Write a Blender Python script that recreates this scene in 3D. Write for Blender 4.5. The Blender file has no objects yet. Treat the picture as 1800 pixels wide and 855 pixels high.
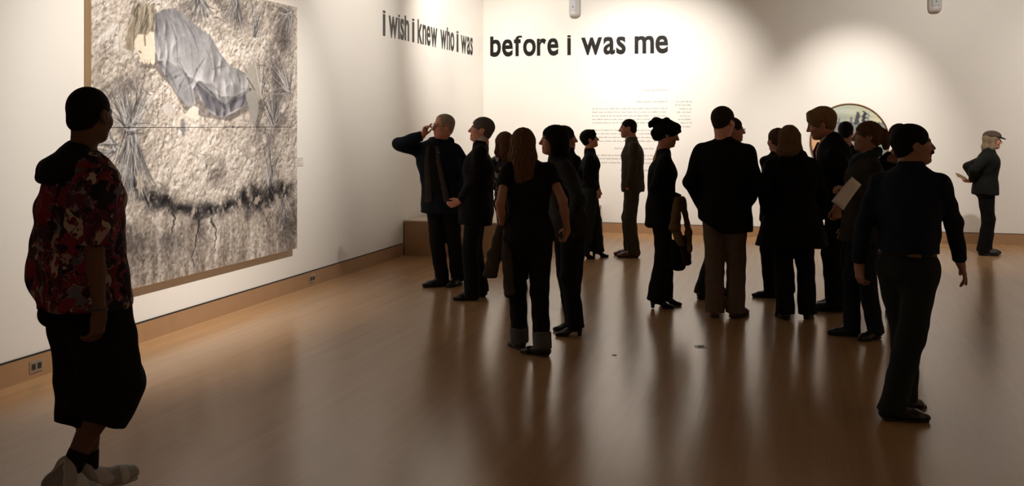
import bpy, math, random
import numpy as np
from mathutils import Matrix, Vector

# ---------------------------------------------------------------- camera, world, lights, exposure
scene = bpy.context.scene
COL = scene.collection
F_PX, HOR, CAM_H = 1720.0, 221.0, 1.68
YAW = math.radians(16.1)
cs, sn = math.cos(YAW), math.sin(YAW)

cam_data = bpy.data.cameras.new('camera')
cam_data.sensor_width = 36.0
cam_data.lens = F_PX / 1800.0 * 36.0
cam_data.shift_y = (HOR - 427.5) / 1800.0
cam_data.clip_end = 100
cam = bpy.data.objects.new('camera', cam_data)
COL.objects.link(cam)
cam.location = (0, 0, CAM_H)
cam.rotation_euler = (math.radians(90), 0, YAW)
scene.camera = cam

world = bpy.data.worlds.new('world')
scene.world = world
world.use_nodes = True
world.node_tree.nodes['Background'].inputs[0].default_value = (0.9, 0.75, 0.6, 1)
world.node_tree.nodes['Background'].inputs[1].default_value = 0.02

scene.view_settings.view_transform = 'Standard'
scene.view_settings.look = 'None'
scene.view_settings.gamma = 1.0
scene.view_settings.use_curve_mapping = False
scene.view_settings.exposure = 0.0

def spot(name, loc, target, power, deg, blend=0.8, color=(1.0, 0.935, 0.86), radius=0.05):
    l = bpy.data.lights.new(name, 'SPOT')
    l.energy = power
    l.spot_size = math.radians(deg)
    l.spot_blend = blend
    l.color = color
    l.shadow_soft_size = radius
    o = bpy.data.objects.new(name, l)
    COL.objects.link(o)
    o.location = loc
    o.rotation_euler = (Vector(target) - Vector(loc)).to_track_quat('-Z', 'Y').to_euler()
    return o

# (location, target, power, cone, blend)
SPOTS = [
    ((-1.8, 5.8, 4.45), (-4.87, 6.2, 1.5), 820, 58, 1.0),
    ((-1.8, 7.9, 4.45), (-4.87, 7.9, 1.5), 800, 56, 1.0),
    ((-2.0, 10.0, 4.45), (-4.87, 10.3, 2.8), 430, 66, 1.0),
    ((-2.2, 11.7, 4.35), (-4.87, 13.7, 2.9), 680, 70, 1.0),
    ((-3.2, 12.1, 4.45), (-3.5, 15.2, 2.5), 400, 74, 1.0),
    ((-1.6, 12.2, 4.45), (-2.0, 15.2, 2.0), 790, 64, 1.0),
    ((0.9, 12.6, 4.45), (0.78, 15.2, 1.35), 620, 52, 1.0),
    ((2.6, 11.2, 4.45), (2.4, 15.2, 1.8), 400, 105, 1.0),
    ((4.6, 11.9, 4.45), (5.0, 15.2, 1.6), 330, 80, 1.0),
]
# added fill lamps, out of view: soft bounce off the right and front walls
SPOTS_FILL = [
    ((4.6, 3.0, 4.45), (7.5, 3.0, 1.8), 700, 80, 1.0),
    ((4.6, 8.0, 4.45), (7.5, 8.0, 1.8), 700, 80, 1.0),
    ((-0.5, -1.6, 4.45), (-0.5, -4.5, 1.8), 800, 80, 1.0),
]
for L in SPOTS_FILL:
    spot('track_or_fill_spot', L[0], L[1], L[2], L[3], L[4], (1.0, 0.80, 0.60))
for L in SPOTS:
    spot('track_or_fill_spot', L[0], L[1], L[2], L[3], L[4])

# ---------------------------------------------------------------- coordinate helpers
def cam_to_world(x, Z, z):
    return np.array([x * cs - Z * sn, x * sn + Z * cs, z])

def on_left_wall(px, py, X=-4.87):
    u = (px - 900) / F_PX
    Z = X / (u * cs - sn)
    return u * Z * sn + Z * cs, CAM_H - (py - HOR) / F_PX * Z

def on_back_wall(px, py, Y=15.2):
    u = (px - 900) / F_PX
    Z = Y / (u * sn + cs)
    return u * Z * cs - Z * sn, CAM_H - (py - HOR) / F_PX * Z

# ---------------------------------------------------------------- object helpers
def mesh_obj(name, verts, faces, mat, parent=None, smooth=True, col=None):
    me = bpy.data.meshes.new(name)
    verts = np.asarray(verts, dtype=np.float32)
    if isinstance(faces, np.ndarray):
        nf, k = faces.shape
        me.vertices.add(len(verts)); me.vertices.foreach_set('co', verts.ravel())
        me.loops.add(nf * k); me.loops.foreach_set('vertex_index', faces.astype(np.int32).ravel())
        me.polygons.add(nf)
        me.polygons.foreach_set('loop_start', np.arange(0, nf * k, k, dtype=np.int32))
        me.update(calc_edges=True)
    else:
        me.from_pydata([tuple(map(float, v)) for v in verts], [], faces)
        me.update()
    me.polygons.foreach_set('use_smooth', [smooth] * len(me.polygons))
    if col is not None:
        a = me.color_attributes.new('paint', 'FLOAT_COLOR', 'POINT')
        c = np.ones((len(verts), 4), dtype=np.float32); c[:, :3] = col
        a.data.foreach_set('color', c.ravel())
    if mat is not None:
        me.materials.append(mat)
    o = bpy.data.objects.new(name, me)
    COL.objects.link(o)
    if parent is not None:
        o.parent = parent
    return o

def link_copy(name, mesh, parent, M):
    o = bpy.data.objects.new(name, mesh)
    COL.objects.link(o)
    o.parent = parent
    o.matrix_local = M
    return o

def tag(o, label, cat, group=None):
    o['label'] = label; o['category'] = cat
    if group: o['group'] = group
    return o

def struct(o):
    o['kind'] = 'structure'
    return o

def empty(name, loc, rz=0.0):
    o = bpy.data.objects.new(name, None)
    COL.objects.link(o)
    o.location = loc
    o.rotation_euler = (0, 0, rz)
    o.empty_display_size = 0.1
    return o

def box_data(x0, x1, y0, y1, z0, z1):
    v = [(x, y, z) for x in (x0, x1) for y in (y0, y1) for z in (z0, z1)]
    f = [(0, 1, 3, 2), (4, 6, 7, 5), (0, 4, 5, 1), (2, 3, 7, 6), (0, 2, 6, 4), (1, 5, 7, 3)]
    return v, f

def box(name, b, mat, parent=None, bevel=0.0):
    v, f = box_data(*b)
    o = mesh_obj(name, v, f, mat, parent, smooth=False)
    if bevel:
        m = o.modifiers.new('bevel', 'BEVEL'); m.width = bevel; m.segments = 2
    return o

def srgb(r, g, b):
    return tuple(((c / 255.0) / 12.92 if c / 255.0 <= 0.04045 else ((c / 255.0 + 0.055) / 1.055) ** 2.4) for c in (r, g, b))

# ---------------------------------------------------------------- materials
def new_mat(name):
    m = bpy.data.materials.new(name); m.use_nodes = True
    nt = m.node_tree
    return m, nt, nt.nodes['Principled BSDF']

def plain(name, rgb, rough=0.6, noise=0.0, nscale=8.0, bump=0.0, bscale=60.0, metal=0.0, spec=0.5):
    m, nt, b = new_mat(name)
    b.inputs['Roughness'].default_value = rough
    b.inputs['Metallic'].default_value = metal
    b.inputs['Specular IOR Level'].default_value = spec
    tc = nt.nodes.new('ShaderNodeTexCoord')
    n = nt.nodes.new('ShaderNodeTexNoise'); n.inputs['Scale'].default_value = nscale; n.inputs['Detail'].default_value = 4
    nt.links.new(tc.outputs['Object'], n.inputs['Vector'])
    r = nt.nodes.new('ShaderNodeMix'); r.data_type = 'RGBA'
    r.inputs[6].default_value = tuple(c * (1 - noise) for c in rgb) + (1,)
    r.inputs[7].default_value = tuple(min(1, c * (1 + noise)) for c in rgb) + (1,)
    nt.links.new(n.outputs['Fac'], r.inputs[0])
    nt.links.new(r.outputs[2], b.inputs['Base Color'])
    if bump:
        n2 = nt.nodes.new('ShaderNodeTexNoise'); n2.inputs['Scale'].default_value = bscale; n2.inputs['Detail'].default_value = 3
        nt.links.new(tc.outputs['Object'], n2.inputs['Vector'])
        bp = nt.nodes.new('ShaderNodeBump'); bp.inputs['Strength'].default_value = bump; bp.inputs['Distance'].default_value = 0.01
        nt.links.new(n2.outputs['Fac'], bp.inputs['Height']); nt.links.new(bp.outputs[0], b.inputs['Normal'])
    return m

def attr_mat(name, rough=0.6, spec=0.4, bump=0.0, bscale=200):
    m, nt, b = new_mat(name)
    a = nt.nodes.new('ShaderNodeAttribute'); a.attribute_name = 'paint'
    nt.links.new(a.outputs['Color'], b.inputs['Base Color'])
    b.inputs['Roughness'].default_value = rough
    b.inputs['Specular IOR Level'].default_value = spec
    if bump:
        tc = nt.nodes.new('ShaderNodeTexCoord')
        n2 = nt.nodes.new('ShaderNodeTexNoise'); n2.inputs['Scale'].default_value = bscale
        nt.links.new(tc.outputs['Object'], n2.inputs['Vector'])
        bp = nt.nodes.new('ShaderNodeBump'); bp.inputs['Strength'].default_value = bump; bp.inputs['Distance'].default_value = 0.004
        nt.links.new(n2.outputs['Fac'], bp.inputs['Height']); nt.links.new(bp.outputs[0], b.inputs['Normal'])
    return m

def floor_mat():
    m, nt, b = new_mat('maple_strip_floor')
    N, Lk = nt.nodes.new, nt.links.new
    tc = N('ShaderNodeTexCoord')
    br = N('ShaderNodeTexBrick')
    br.offset = 0.37; br.squash = 1.0
    br.inputs['Scale'].default_value = 1.0
    br.inputs['Brick Width'].default_value = 1.9
    br.inputs['Row Height'].default_value = 0.075
    br.inputs['Mortar Size'].default_value = 0.0012
    br.inputs['Mortar Smooth'].default_value = 0.6
    br.inputs['Color1'].default_value = (0, 0, 0, 1); br.inputs['Color2'].default_value = (1, 1, 1, 1)
    br.inputs['Mortar'].default_value = (0.3, 0.3, 0.3, 1)
    mp = N('ShaderNodeMapping'); mp.inputs['Rotation'].default_value = (0, 0, math.radians(90))
    Lk(tc.outputs['Object'], mp.inputs['Vector']); Lk(mp.outputs[0], br.inputs['Vector'])
    g = N('ShaderNodeMapping'); g.inputs['Scale'].default_value = (14, 0.6, 1)
    Lk(tc.outputs['Object'], g.inputs['Vector'])
    gn = N('ShaderNodeTexNoise'); gn.inputs['Scale'].default_value = 1.6; gn.inputs['Detail'].default_value = 6; gn.inputs['Distortion'].default_value = 0.3
    Lk(g.outputs[0], gn.inputs['Vector'])
    mx = N('ShaderNodeMix'); mx.data_type = 'RGBA'; mx.inputs[0].default_value = 0.72
    Lk(br.outputs['Color'], mx.inputs[6]); Lk(gn.outputs['Fac'], mx.inputs[7])
    cr = N('ShaderNodeValToRGB')
    cr.color_ramp.elements[0].position = 0.2; cr.color_ramp.elements[0].color = (0.38, 0.222, 0.108, 1)
    cr.color_ramp.elements[1].position = 0.8; cr.color_ramp.elements[1].color = (0.48, 0.285, 0.14, 1)
    Lk(mx.outputs[2], cr.inputs[0]); Lk(cr.outputs[0], b.inputs['Base Color'])
    b.inputs['Roughness'].default_value = 0.27
    b.inputs['Specular IOR Level'].default_value = 0.75
    rr = N('ShaderNodeMapRange'); rr.inputs[3].default_value = 0.19; rr.inputs[4].default_value = 0.25
    Lk(gn.outputs['Fac'], rr.inputs[0]); Lk(rr.outputs[0], b.inputs['Roughness'])
    bp = N('ShaderNodeBump'); bp.inputs['Strength'].default_value = 0.06; bp.inputs['Distance'].default_value = 0.01
    Lk(mx.outputs[2], bp.inputs['Height']); Lk(bp.outputs[0], b.inputs['Normal'])
    return m

def pattern_mat(name, stops, scale, rough=0.9, distort=0.12, stretch=(1, 1.7, 0.6)):
    m, nt, b = new_mat(name)
    N, Lk = nt.nodes.new, nt.links.new
    tc = N('ShaderNodeTexCoord')
    n = N('ShaderNodeTexNoise'); n.inputs['Scale'].default_value = scale * .8; n.inputs['Detail'].default_value = 4
    Lk(tc.outputs['Object'], n.inputs['Vector'])
    ma = N('ShaderNodeVectorMath'); ma.operation = 'MULTIPLY_ADD'; ma.inputs[1].default_value = (distort,) * 3
    Lk(n.outputs['Color'], ma.inputs[0]); Lk(tc.outputs['Object'], ma.inputs[2])
    mp = N('ShaderNodeMapping'); mp.inputs['Rotation'].default_value = (0.6, 0.5, 0.2); mp.inputs['Scale'].default_value = stretch
    Lk(ma.outputs[0], mp.inputs['Vector'])
    v = N('ShaderNodeTexVoronoi'); v.feature = 'SMOOTH_F1'; v.inputs['Scale'].default_value = scale; v.inputs['Smoothness'].default_value = 0.25
    Lk(mp.outputs[0], v.inputs['Vector'])
    sp = N('ShaderNodeSeparateColor'); Lk(v.outputs['Color'], sp.inputs[0])
    cr = N('ShaderNodeValToRGB'); e = cr.color_ramp.elements
    e[0].position = stops[0][0]; e[0].color = stops[0][1] + (1,)
    e[1].position = stops[1][0]; e[1].color = stops[1][1] + (1,)
    for p, c in stops[2:]:
        x = e.new(p); x.color = c + (1,)
    Lk(sp.outputs[0], cr.inputs[0]); Lk(cr.outputs[0], b.inputs['Base Color'])
    b.inputs['Roughness'].default_value = rough
    b.inputs['Specular IOR Level'].default_value = 0.2
    return m

def cloth(name, rgb, rough=0.92, noise=0.25, spec=0.15):
    return plain(name, rgb, rough, noise, 14, 0.35, 90, 0, spec)

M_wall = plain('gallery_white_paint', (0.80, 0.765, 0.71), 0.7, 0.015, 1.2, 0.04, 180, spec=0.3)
M_ceil = plain('ceiling_paint', (0.45, 0.42, 0.38), 0.9)
M_oak = plain('oak_veneer', (0.36, 0.21, 0.11), 0.45, 0.10, 6, 0.05, 40, spec=0.35)
M_linen = plain('raw_wood_stretcher', (0.62, 0.42, 0.24), 0.7, 0.08, 10)
M_reveal = plain('black_reveal', (0.012, 0.010, 0.009), 0.6)
M_plaster = plain('plinth_top_paint', (0.62, 0.53, 0.43), 0.7)
M_vinyl = plain('black_vinyl_lettering', (0.010, 0.008, 0.007), 0.35, spec=0.25)
M_grey_print = plain('grey_wall_print', (0.40, 0.37, 0.34), 0.8)
M_steel = plain('brushed_steel', (0.45, 0.42, 0.37), 0.4, metal=0.8)
M_dark_plastic = plain('dark_plastic', (0.03, 0.025, 0.02), 0.5)
M_spk = plain('white_plastic', (0.62, 0.61, 0.60), 0.5)
M_paper = plain('white_paper', (0.78, 0.75, 0.72), 0.8, 0.03, 30)
M_card = plain('wall_label_card', (0.70, 0.66, 0.60), 0.8)
M_floor = floor_mat()
M_skin = attr_mat('skin', 0.62, 0.3, 0.12, 260)
M_eye = attr_mat('eyeball', 0.2, 0.5)
M_paint = attr_mat('oil_paint_on_canvas', 0.75, 0.25, 0.15, 90)

# ---------------------------------------------------------------- structure
RX, FY, CZ = 7.5, -4.5, 4.7
struct(box('floor', (-5.0, RX + .1, FY - .1, 15.35, -0.1, 0.0), M_floor))
struct(box('ceiling', (-5.0, RX + .1, FY - .1, 15.35, CZ, CZ + .1), M_ceil))
struct(box('wall_left', (-5.02, -4.87, FY, 15.2, 0, CZ), M_wall))
struct(box('wall_back', (-5.02, RX, 15.2, 15.35, 0, CZ), M_wall))
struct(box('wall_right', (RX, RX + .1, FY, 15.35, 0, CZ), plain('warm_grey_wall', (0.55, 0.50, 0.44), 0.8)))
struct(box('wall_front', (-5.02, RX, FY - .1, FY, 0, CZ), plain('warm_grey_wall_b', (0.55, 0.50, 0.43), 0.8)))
struct(box('baseboard_left', (-4.87, -4.852, FY, 11.75, 0, 0.150), M_oak))
struct(box('trim_1', (-4.87, -4.856, FY, 11.75, 0.150, 0.160), M_reveal))
struct(box('baseboard_back', (-2.94, RX, 15.182, 15.2, 0, 0.150), M_oak))
struct(box('trim_2', (-2.94, RX, 15.186, 15.2, 0.150, 0.158), M_reveal))

# oak plinth in the corner and the low bench running on along the back wall
pl = empty('plinth', (-4.2, 13.45, 0))
tag(pl, 'low oak-fronted plinth in the far left corner behind the man with glasses', 'plinth')
def local(b, o):
    x, y, z = o.location
    return (b[0] - x, b[1] - x, b[2] - y, b[3] - y, b[4] - z, b[5] - z)
box('body', local((-4.85, -3.35, 11.78, 15.18, 0.0, 0.44), pl), M_oak, pl)
box('top', local((-4.85, -3.35, 11.775, 15.18, 0.44, 0.456), pl), M_plaster, pl)
bn = empty('bench', (-3.13, 15.0, 0))
tag(bn, 'low wooden bench against the back wall behind the short-haired woman', 'bench')
box('body', local((-3.33, -2.94, 14.8, 15.18, 0.0, 0.40), bn), M_oak, bn)
box('seat_board', local((-3.34, -2.92, 14.78, 15.18, 0.40, 0.43), bn), M_oak, bn, 0.004)

# ---------------------------------------------------------------- noise helpers
rng = np.random.default_rng(7)
def vnoise2(x, y, seed=0):
    r = np.random.default_rng(seed); T = r.random((64, 64))
    xi = np.floor(x).astype(int); yi = np.floor(y).astype(int)
    fx = x - xi; fy = y - yi; fx = fx * fx * (3 - 2 * fx); fy = fy * fy * (3 - 2 * fy)
    g = lambda a, b: T[a % 64, b % 64]
    return (g(xi, yi) * (1 - fx) + g(xi + 1, yi) * fx) * (1 - fy) + (g(xi, yi + 1) * (1 - fx) + g(xi + 1, yi + 1) * fx) * fy
def fbm2(x, y, o=4, seed=0):
    a, s, t = 1.0, 0.0, 0.0
    for i in range(o):
        s = s + a * vnoise2(x * 2 ** i, y * 2 ** i, seed + i); t += a; a *= 0.55
    return s / t

# ---------------------------------------------------------------- the big painting (two stacked canvases)
PY0, PY1, PZ0, PZ1, PX = 5.86, 8.86, 0.445, 2.87, -4.808
def paint_big():
    NU, NV = 460, 400
    Y = np.linspace(PY0, PY1, NU)[:, None] * np.ones((1, NV))
    Zc = np.linspace(PZ0, PZ1, NV)[None, :] * np.ones((NU, 1))
    n1 = fbm2(Y * 3, Zc * 3, 5, 1); n2 = fbm2(Y * 18, Zc * 14, 4, 9); n3 = fbm2(Y * 45, Zc * 45, 2, 21)
    base = np.array([200, 190, 180.])
    C = base[None, None, :] + ((n1 - .5) * 60 + (n2 - .5) * 30 + (n3 - .5) * 20)[:, :, None]
    # painted relief of the stony ground: lit from the upper left inside the picture
    pr_ = np.random.default_rng(17)
    Hh = .060 * fbm2(Y * 7, Zc * 7, 5, 61) + .016 * fbm2(Y * 30, Zc * 30, 3, 62)
    dY, dZ = (PY1 - PY0) / (NU - 1), (PZ1 - PZ0) / (NV - 1)
    for i in range(1500):
        y0 = pr_.uniform(PY0, PY1); z0 = pr_.uniform(PZ0, PZ1); ra = pr_.uniform(.008, .03); rb = ra * pr_.uniform(.5, 1)
        i0 = max(0, int((y0 - ra - PY0) / dY)); i1 = min(NU, int((y0 + ra - PY0) / dY) + 2); j0 = max(0, int((z0 - ra - PZ0) / dZ)); j1 = min(NV, int((z0 + ra - PZ0) / dZ) + 2)
        q = 1 - ((Y[i0:i1, j0:j1] - y0) / ra) ** 2 - ((Zc[i0:i1, j0:j1] - z0) / rb) ** 2
        Hh[i0:i1, j0:j1] += np.sqrt(np.clip(q, 0, 1)) * rb * .55
    def relief(Hm, k):
        gy, gz = np.gradient(Hm, dY, dZ)
        return np.clip((gz * -.75 + gy * .65) * -k, -.85, .8)
    rel = relief(Hh, 1.0)
    C[:] = C + (rel * 62)[:, :, None]
    def W(cx, cy):          # crop coordinates of the artwork -> wall metres
        return on_left_wall(130 + cx / 3.2875, cy / 3.2875, PX)
    def W2(px, py):
        return on_left_wall(px, py, PX)
    def mixc(mask, col, a=1.0):
        m = np.clip(mask, 0, 1)[:, :, None] * a
        C[:] = C * (1 - m) + np.array(col, float) * m
    def stroke(p, q, w, col, a=1.0, w2=None):
        (x0, y0), (x1, y1) = p, q
        w2 = w if w2 is None else w2
        pad = max(w, w2) + .012
        i0 = max(0, int((min(x0, x1) - pad - PY0) / (PY1 - PY0) * (NU - 1))); i1 = min(NU, int((max(x0, x1) + pad - PY0) / (PY1 - PY0) * (NU - 1)) + 2)
        j0 = max(0, int((min(y0, y1) - pad - PZ0) / (PZ1 - PZ0) * (NV - 1))); j1 = min(NV, int((max(y0, y1) + pad - PZ0) / (PZ1 - PZ0) * (NV - 1)) + 2)
        if i1 <= i0 or j1 <= j0: return
        ys = Y[i0:i1, j0:j1] - x0; zs = Zc[i0:i1, j0:j1] - y0
        dx, dy = x1 - x0, y1 - y0; L2 = dx * dx + dy * dy + 1e-9
        t = np.clip((ys * dx + zs * dy) / L2, 0, 1)
        d = np.hypot(ys - t * dx, zs - t * dy) - (w + (w2 - w) * t)
        m = (np.clip(.5 - d / .008, 0, 1) * a)[:, :, None]
        C[i0:i1, j0:j1] = C[i0:i1, j0:j1] * (1 - m) + np.array(col, float) * m
    def poly(pts, col, a=1.0, tex=0.0):
        pts = np.array(pts); ins = np.zeros(Y.shape, bool)
        for k in range(len(pts)):
            (xa, ya), (xb, yb) = pts[k], pts[(k + 1) % len(pts)]
            c = ((ya > Zc) != (yb > Zc)) & (Y < (xb - xa) * (Zc - ya) / (yb - ya + 1e-12) + xa)
            ins ^= c
        m = ins.astype(float)
        m[1:-1, 1:-1] = (m[1:-1, 1:-1] * 2 + m[:-2, 1:-1] + m[2:, 1:-1] + m[1:-1, :-2] + m[1:-1, 2:]) / 6
        cc = np.array(col, float)[None, None, :] + ((n2 - .5) * tex)[:, :, None]
        C[:] = C * (1 - m[:, :, None] * a) + cc * m[:, :, None] * a
        return m
    # lower part: darker, vertically streaked earth bank
    streak = fbm2(Y * 14, Zc * 2.2, 4, 33)
    low = np.clip((0.98 + 0.10 * np.sin(Y * 5) - Zc) / 0.08, 0, 1)
    C[:] = C * (1 - .75 * low[:, :, None]) + .75 * low[:, :, None] * (np.array([168, 158, 149.]) + ((streak - .5) * 150 + (n3 - .5) * 70)[:, :, None])
    rg = np.abs(fbm2(Y * 6, Zc * 6, 4, 51) - .5); C[:] = C - (np.clip(.03 - rg, 0, 1) * 1400 * np.clip(fbm2(Y * 2, Zc * 2, 2, 52) * 3 - 1.2, 0, 1))[:, :, None] * np.array([1, 1, .98])
    # dark cleft and dark vegetation zones
    warp = (fbm2(Y * 2.6, Zc * 2.6, 4, 101) - .5) * .34
    def blotch(px, py, ry, rz, a, col=(58, 54, 56), sc=9, th=.4):
        y, z = W2(px, py)
        d = np.exp(-(((Y - y) / ry) ** 2 + ((Zc - z + warp) / rz) ** 2))
        k = np.clip((fbm2(Y * sc, Zc * sc, 4, int(px)) - th) * 4 + .5, 0, 1)
        mixc(d * k, col, a)
    for px, py in ((235, 335), (262, 345), (290, 352), (318, 366), (345, 372), (372, 378), (400, 374), (430, 362), (455, 345), (478, 335), (500, 328)):
        blotch(px, py, .17, .075, .95, (40, 38, 40), 14, .38)
    for (px, py, ry, rz, a) in ((222, 290, .2, .25, .9), (235, 180, .12, .2, .6), (485, 130, .16, .35, .75), (500, 60, .16, .25, .7), (360, 8, .35, .16, .75), (420, 25, .2, .18, .6),
                                (300, 440, .25, .12, .5), (500, 380, .18, .28, .6), (380, 300, .2, .14, .45), (465, 250, .2, .16, .6), (240, 440, .2, .15, .5), (350, 410, .12, .3, .5), (190, 180, .25, .1, .3), (490, 200, .2, .2, .6)):
        blotch(px, py, ry, rz, a * .85)
    r = np.random.default_rng(5)
    for (px, py, ln) in ((345, 372, .5), (372, 385, .3), (300, 360, .28), (470, 350, .3)):
        p = W2(px, py)
        for k in range(12):
            q = (p[0] + r.uniform(-.03, .03), p[1] - ln / 12); stroke(p, q, .014 * (1 - k / 14), (58, 54, 54), .7); p = q
    # pebbles and clods
    for i in range(500):
        y = r.uniform(PY0, PY1); z = r.uniform(PZ0, PZ1); s = r.uniform(.004, .014)
        l = r.uniform(130, 205); tnt = r.uniform(-6, 10)
        stroke((y + .006, z - .009), (y + .012, z - .009), s * .8, (105, 98, 94), .4)
        stroke((y, z), (y + r.uniform(0, .015), z + r.uniform(-.008, .008)), s, (l + 8, l, l - 8), .6)
    for i in range(4200):
        y = r.uniform(PY0, PY1); z = r.uniform(PZ0, PZ1); a = r.normal(1.2, .9); l = r.uniform(.008, .04); v = r.choice([70, 100, 130, 205, 220, 190])
        stroke((y, z), (y + l * math.cos(a), z + l * math.sin(a)), r.uniform(.001, .004), (v, v - 4, v - 8), .55)
    def blade(p, ang, ln, w, col, bend):
        x, y = p
        for k in range(5):
            x2 = x + math.cos(ang) * ln / 5; y2 = y + math.sin(ang) * ln / 5
            stroke((x, y), (x2, y2), w * (1 - k * .18), col, .85, w * (1 - (k + 1) * .18))
            x, y = x2, y2; ang += bend
    def tuft(px, py, n, a0, a1, ln, w=.006):
        p = W2(px, py)
        for i in range(n):
            l = r.choice([70, 95, 125, 160, 195, 215])
            blade((p[0] + r.uniform(-.05, .05), p[1] + r.uniform(-.04, .04)), math.radians(r.uniform(a0, a1)), ln * r.uniform(.5, 1.1), w * r.uniform(.5, 1.1), (l, l - 3, l - 4), r.uniform(-.14, .14))
    tuft(228, 228, 110, 35, 150, .40); tuft(230, 232, 130, 240, 298, .62, .008); tuft(228, 228, 22, -20, 200, .3)
    tuft(350, -6, 60, 225, 330, .30); tuft(415, -4, 50, 215, 300, .35); tuft(508, 22, 45, 170, 330, .28); tuft(455, 165, 60, 60, 125, .35)
    tuft(480, 215, 60, 50, 140, .4); tuft(475, 320, 30, 60, 130, .5); tuft(450, 60, 25, 40, 130, .5); tuft(508, 160, 50, 70, 200, .4); tuft(500, 350, 50, 230, 310, .3)
    tuft(205, 260, 40, 90, 260, .3)
    # twigs
    for i in range(130):
        y = r.uniform(PY0, PY1); z = r.uniform(PZ0 + .5, PZ1); a = r.uniform(0, 3.14); l = r.uniform(.05, .2); v = r.choice([80, 100, 200])
        blade((y, z), a, l, .0035, (v, v - 5, v - 8), r.uniform(-.2, .2))
    # leaves
    def leaf(px, py, s, ang, col=(188, 178, 166)):
        y, z = W2(px, py); out = []
        for k in range(14):
            t = k / 14 * 2 * math.pi
            rad = s * (1.0 if k % 2 == 0 else .55)
            u, v = rad * math.cos(t), .48 * rad * math.sin(t)
            out.append((y + u * math.cos(ang) - v * math.sin(ang), z + u * math.sin(ang) + v * math.cos(ang)))
        poly(out, col, .95)
        stroke((y - s * .9 * math.cos(ang), z - s * .9 * math.sin(ang)), (y + s * .8 * math.cos(ang), z + s * .8 * math.sin(ang)), .003, (120, 112, 106), .8)
    for a in ((246, 323, .115, 1.7), (262, 268, .06, .6), (293, 192, .07, .2), (322, 225, .09, 1.6, (140, 138, 142)), (452, 352, .09, .5), (446, 392, .08, 1.1), (422, 358, .06, 1.6), (340, 372, .06, 1.2),
              (470, 372, .07, 2.0), (432, 398, .07, 1.9), (488, 352, .09, 2.0), (250, 360, .06, .3), (230, 365, .06, 1.), (505, 362, .08, 1.8), (400, 382, .05, 1.4), (345, 260, .05, .9), (357, 225, .05, 2.5),
              (500, 330, .07, 1.4), (482, 388, .07, 1.7), (212, 345, .07, 1.)):
        leaf(*a)
    # curled-up sleeping figure in a grey robe
    P = lambda L: [W(a, b) for a, b in L]
    poly(P([(440, 120), (420, 300), (380, 390), (470, 400), (560, 500), (640, 640), (760, 680), (900, 700), (1010, 640), (1060, 760), (1110, 600), (1010, 480), (560, 430)]), (92, 86, 84), .55)
    poly(P([(305, 210), (325, 120), (370, 45), (430, 20), (480, 60), (490, 150), (470, 200), (400, 230), (352, 240), (335, 300), (300, 285)]), (158, 146, 130), 1, 40)
    for i in range(90):
        a, b = W(r.uniform(340, 470), r.uniform(20, 110)); v = r.choice([190, 170, 150, 120, 105])
        blade((a, b), math.radians(r.uniform(235, 285)), r.uniform(.1, .25), .009, (v, v * .94, v * .85), r.uniform(-.06, .03))
    poly(P([(350, 235), (372, 195), (420, 205), (440, 180), (470, 190), (470, 300), (466, 372), (452, 374), (440, 362), (430, 378), (418, 362), (405, 374), (392, 352), (372, 310), (352, 275)]), (226, 214, 196), 1, 14)
    stroke(W(408, 208), W(412, 260), .009, (120, 104, 92), .8); stroke(W(376, 296), W(388, 304), .007, (120, 104, 92), .8)
    for a in (408, 424, 440): stroke(W(a, 345), W(a + 4, 372), .003, (150, 132, 112), .8)
    robe = poly(P([(470, 80), (520, 52), (585, 50), (640, 85), (720, 160), (790, 205), (840, 300), (900, 380), (960, 405), (1005, 440), (1012, 520), (995, 600), (930, 650), (850, 680), (790, 650), (735, 580), (695, 520),
             (704, 600), (660, 622), (600, 545), (545, 465), (490, 370), (468, 260), (462, 150)]), (150, 148, 150), 1, 26)
    poly(P([(740, 190), (800, 250), (850, 330), (900, 385), (1005, 440), (1010, 520), (880, 600), (800, 545), (740, 470), (700, 400), (740, 320)]), (154, 152, 153), .8, 20)
    poly(P([(700, 470), (800, 560), (880, 605), (1000, 530), (1000, 600), (850, 680), (760, 620)]), (108, 106, 111), .9, 20)
    rm = robe
    # modelling of the draped body as overlapping rounded volumes
    Hf = np.zeros_like(Y)
    for (ax, ay), (bx, by), ra, rb in (((540, 150), (720, 300), .30, .26), ((720, 300), (850, 420), .24, .20), ((530, 200), (590, 430), .17, .13), ((590, 430), (675, 590), .14, .09),
                                       ((850, 400), (960, 470), .17, .13), ((800, 470), (960, 520), .14, .12), ((740, 520), (850, 620), .12, .12), ((850, 620), (980, 560), .12, .10), ((700, 330), (690, 440), .12, .10)):
        p, q = W(ax, ay), W(bx, by); dx, dy = q[0] - p[0], q[1] - p[1]
        t = np.clip(((Y - p[0]) * dx + (Zc - p[1]) * dy) / (dx * dx + dy * dy), 0, 1)
        rr_ = ra + (rb - ra) * t; d2 = ((Y - p[0] - t * dx) ** 2 + (Zc - p[1] - t * dy) ** 2) / rr_ ** 2
        Hf = np.maximum(Hf, np.sqrt(np.clip(1 - d2, 0, 1)) * rr_ * .8)
    ang = (Y * 1.0 + Zc * .35)
    fold = np.abs(np.sin(ang * 17 + (fbm2(Y * 2.2, Zc * 2.2, 3, 91) - .5) * 11)) * .055 * np.clip(fbm2(Y * 2.5, Zc * 1.4, 2, 92) * 2 - .3, .15, 1)
    sh = relief(Hf + fold, .85)
    C[:] = C + (rm * sh * 52)[:, :, None]
    st = np.sin((Y * 1.0 + Zc * .42) * 34 + (fbm2(Y * 3, Zc * 3, 3, 77) - .5) * 16) * np.clip(fbm2(Y * 4, Zc * 2, 3, 78) * 2.2 - .5, 0, 1)
    C[:] = C + (rm * st * 6 + rm * (n1 - .5) * 20)[:, :, None]
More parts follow.
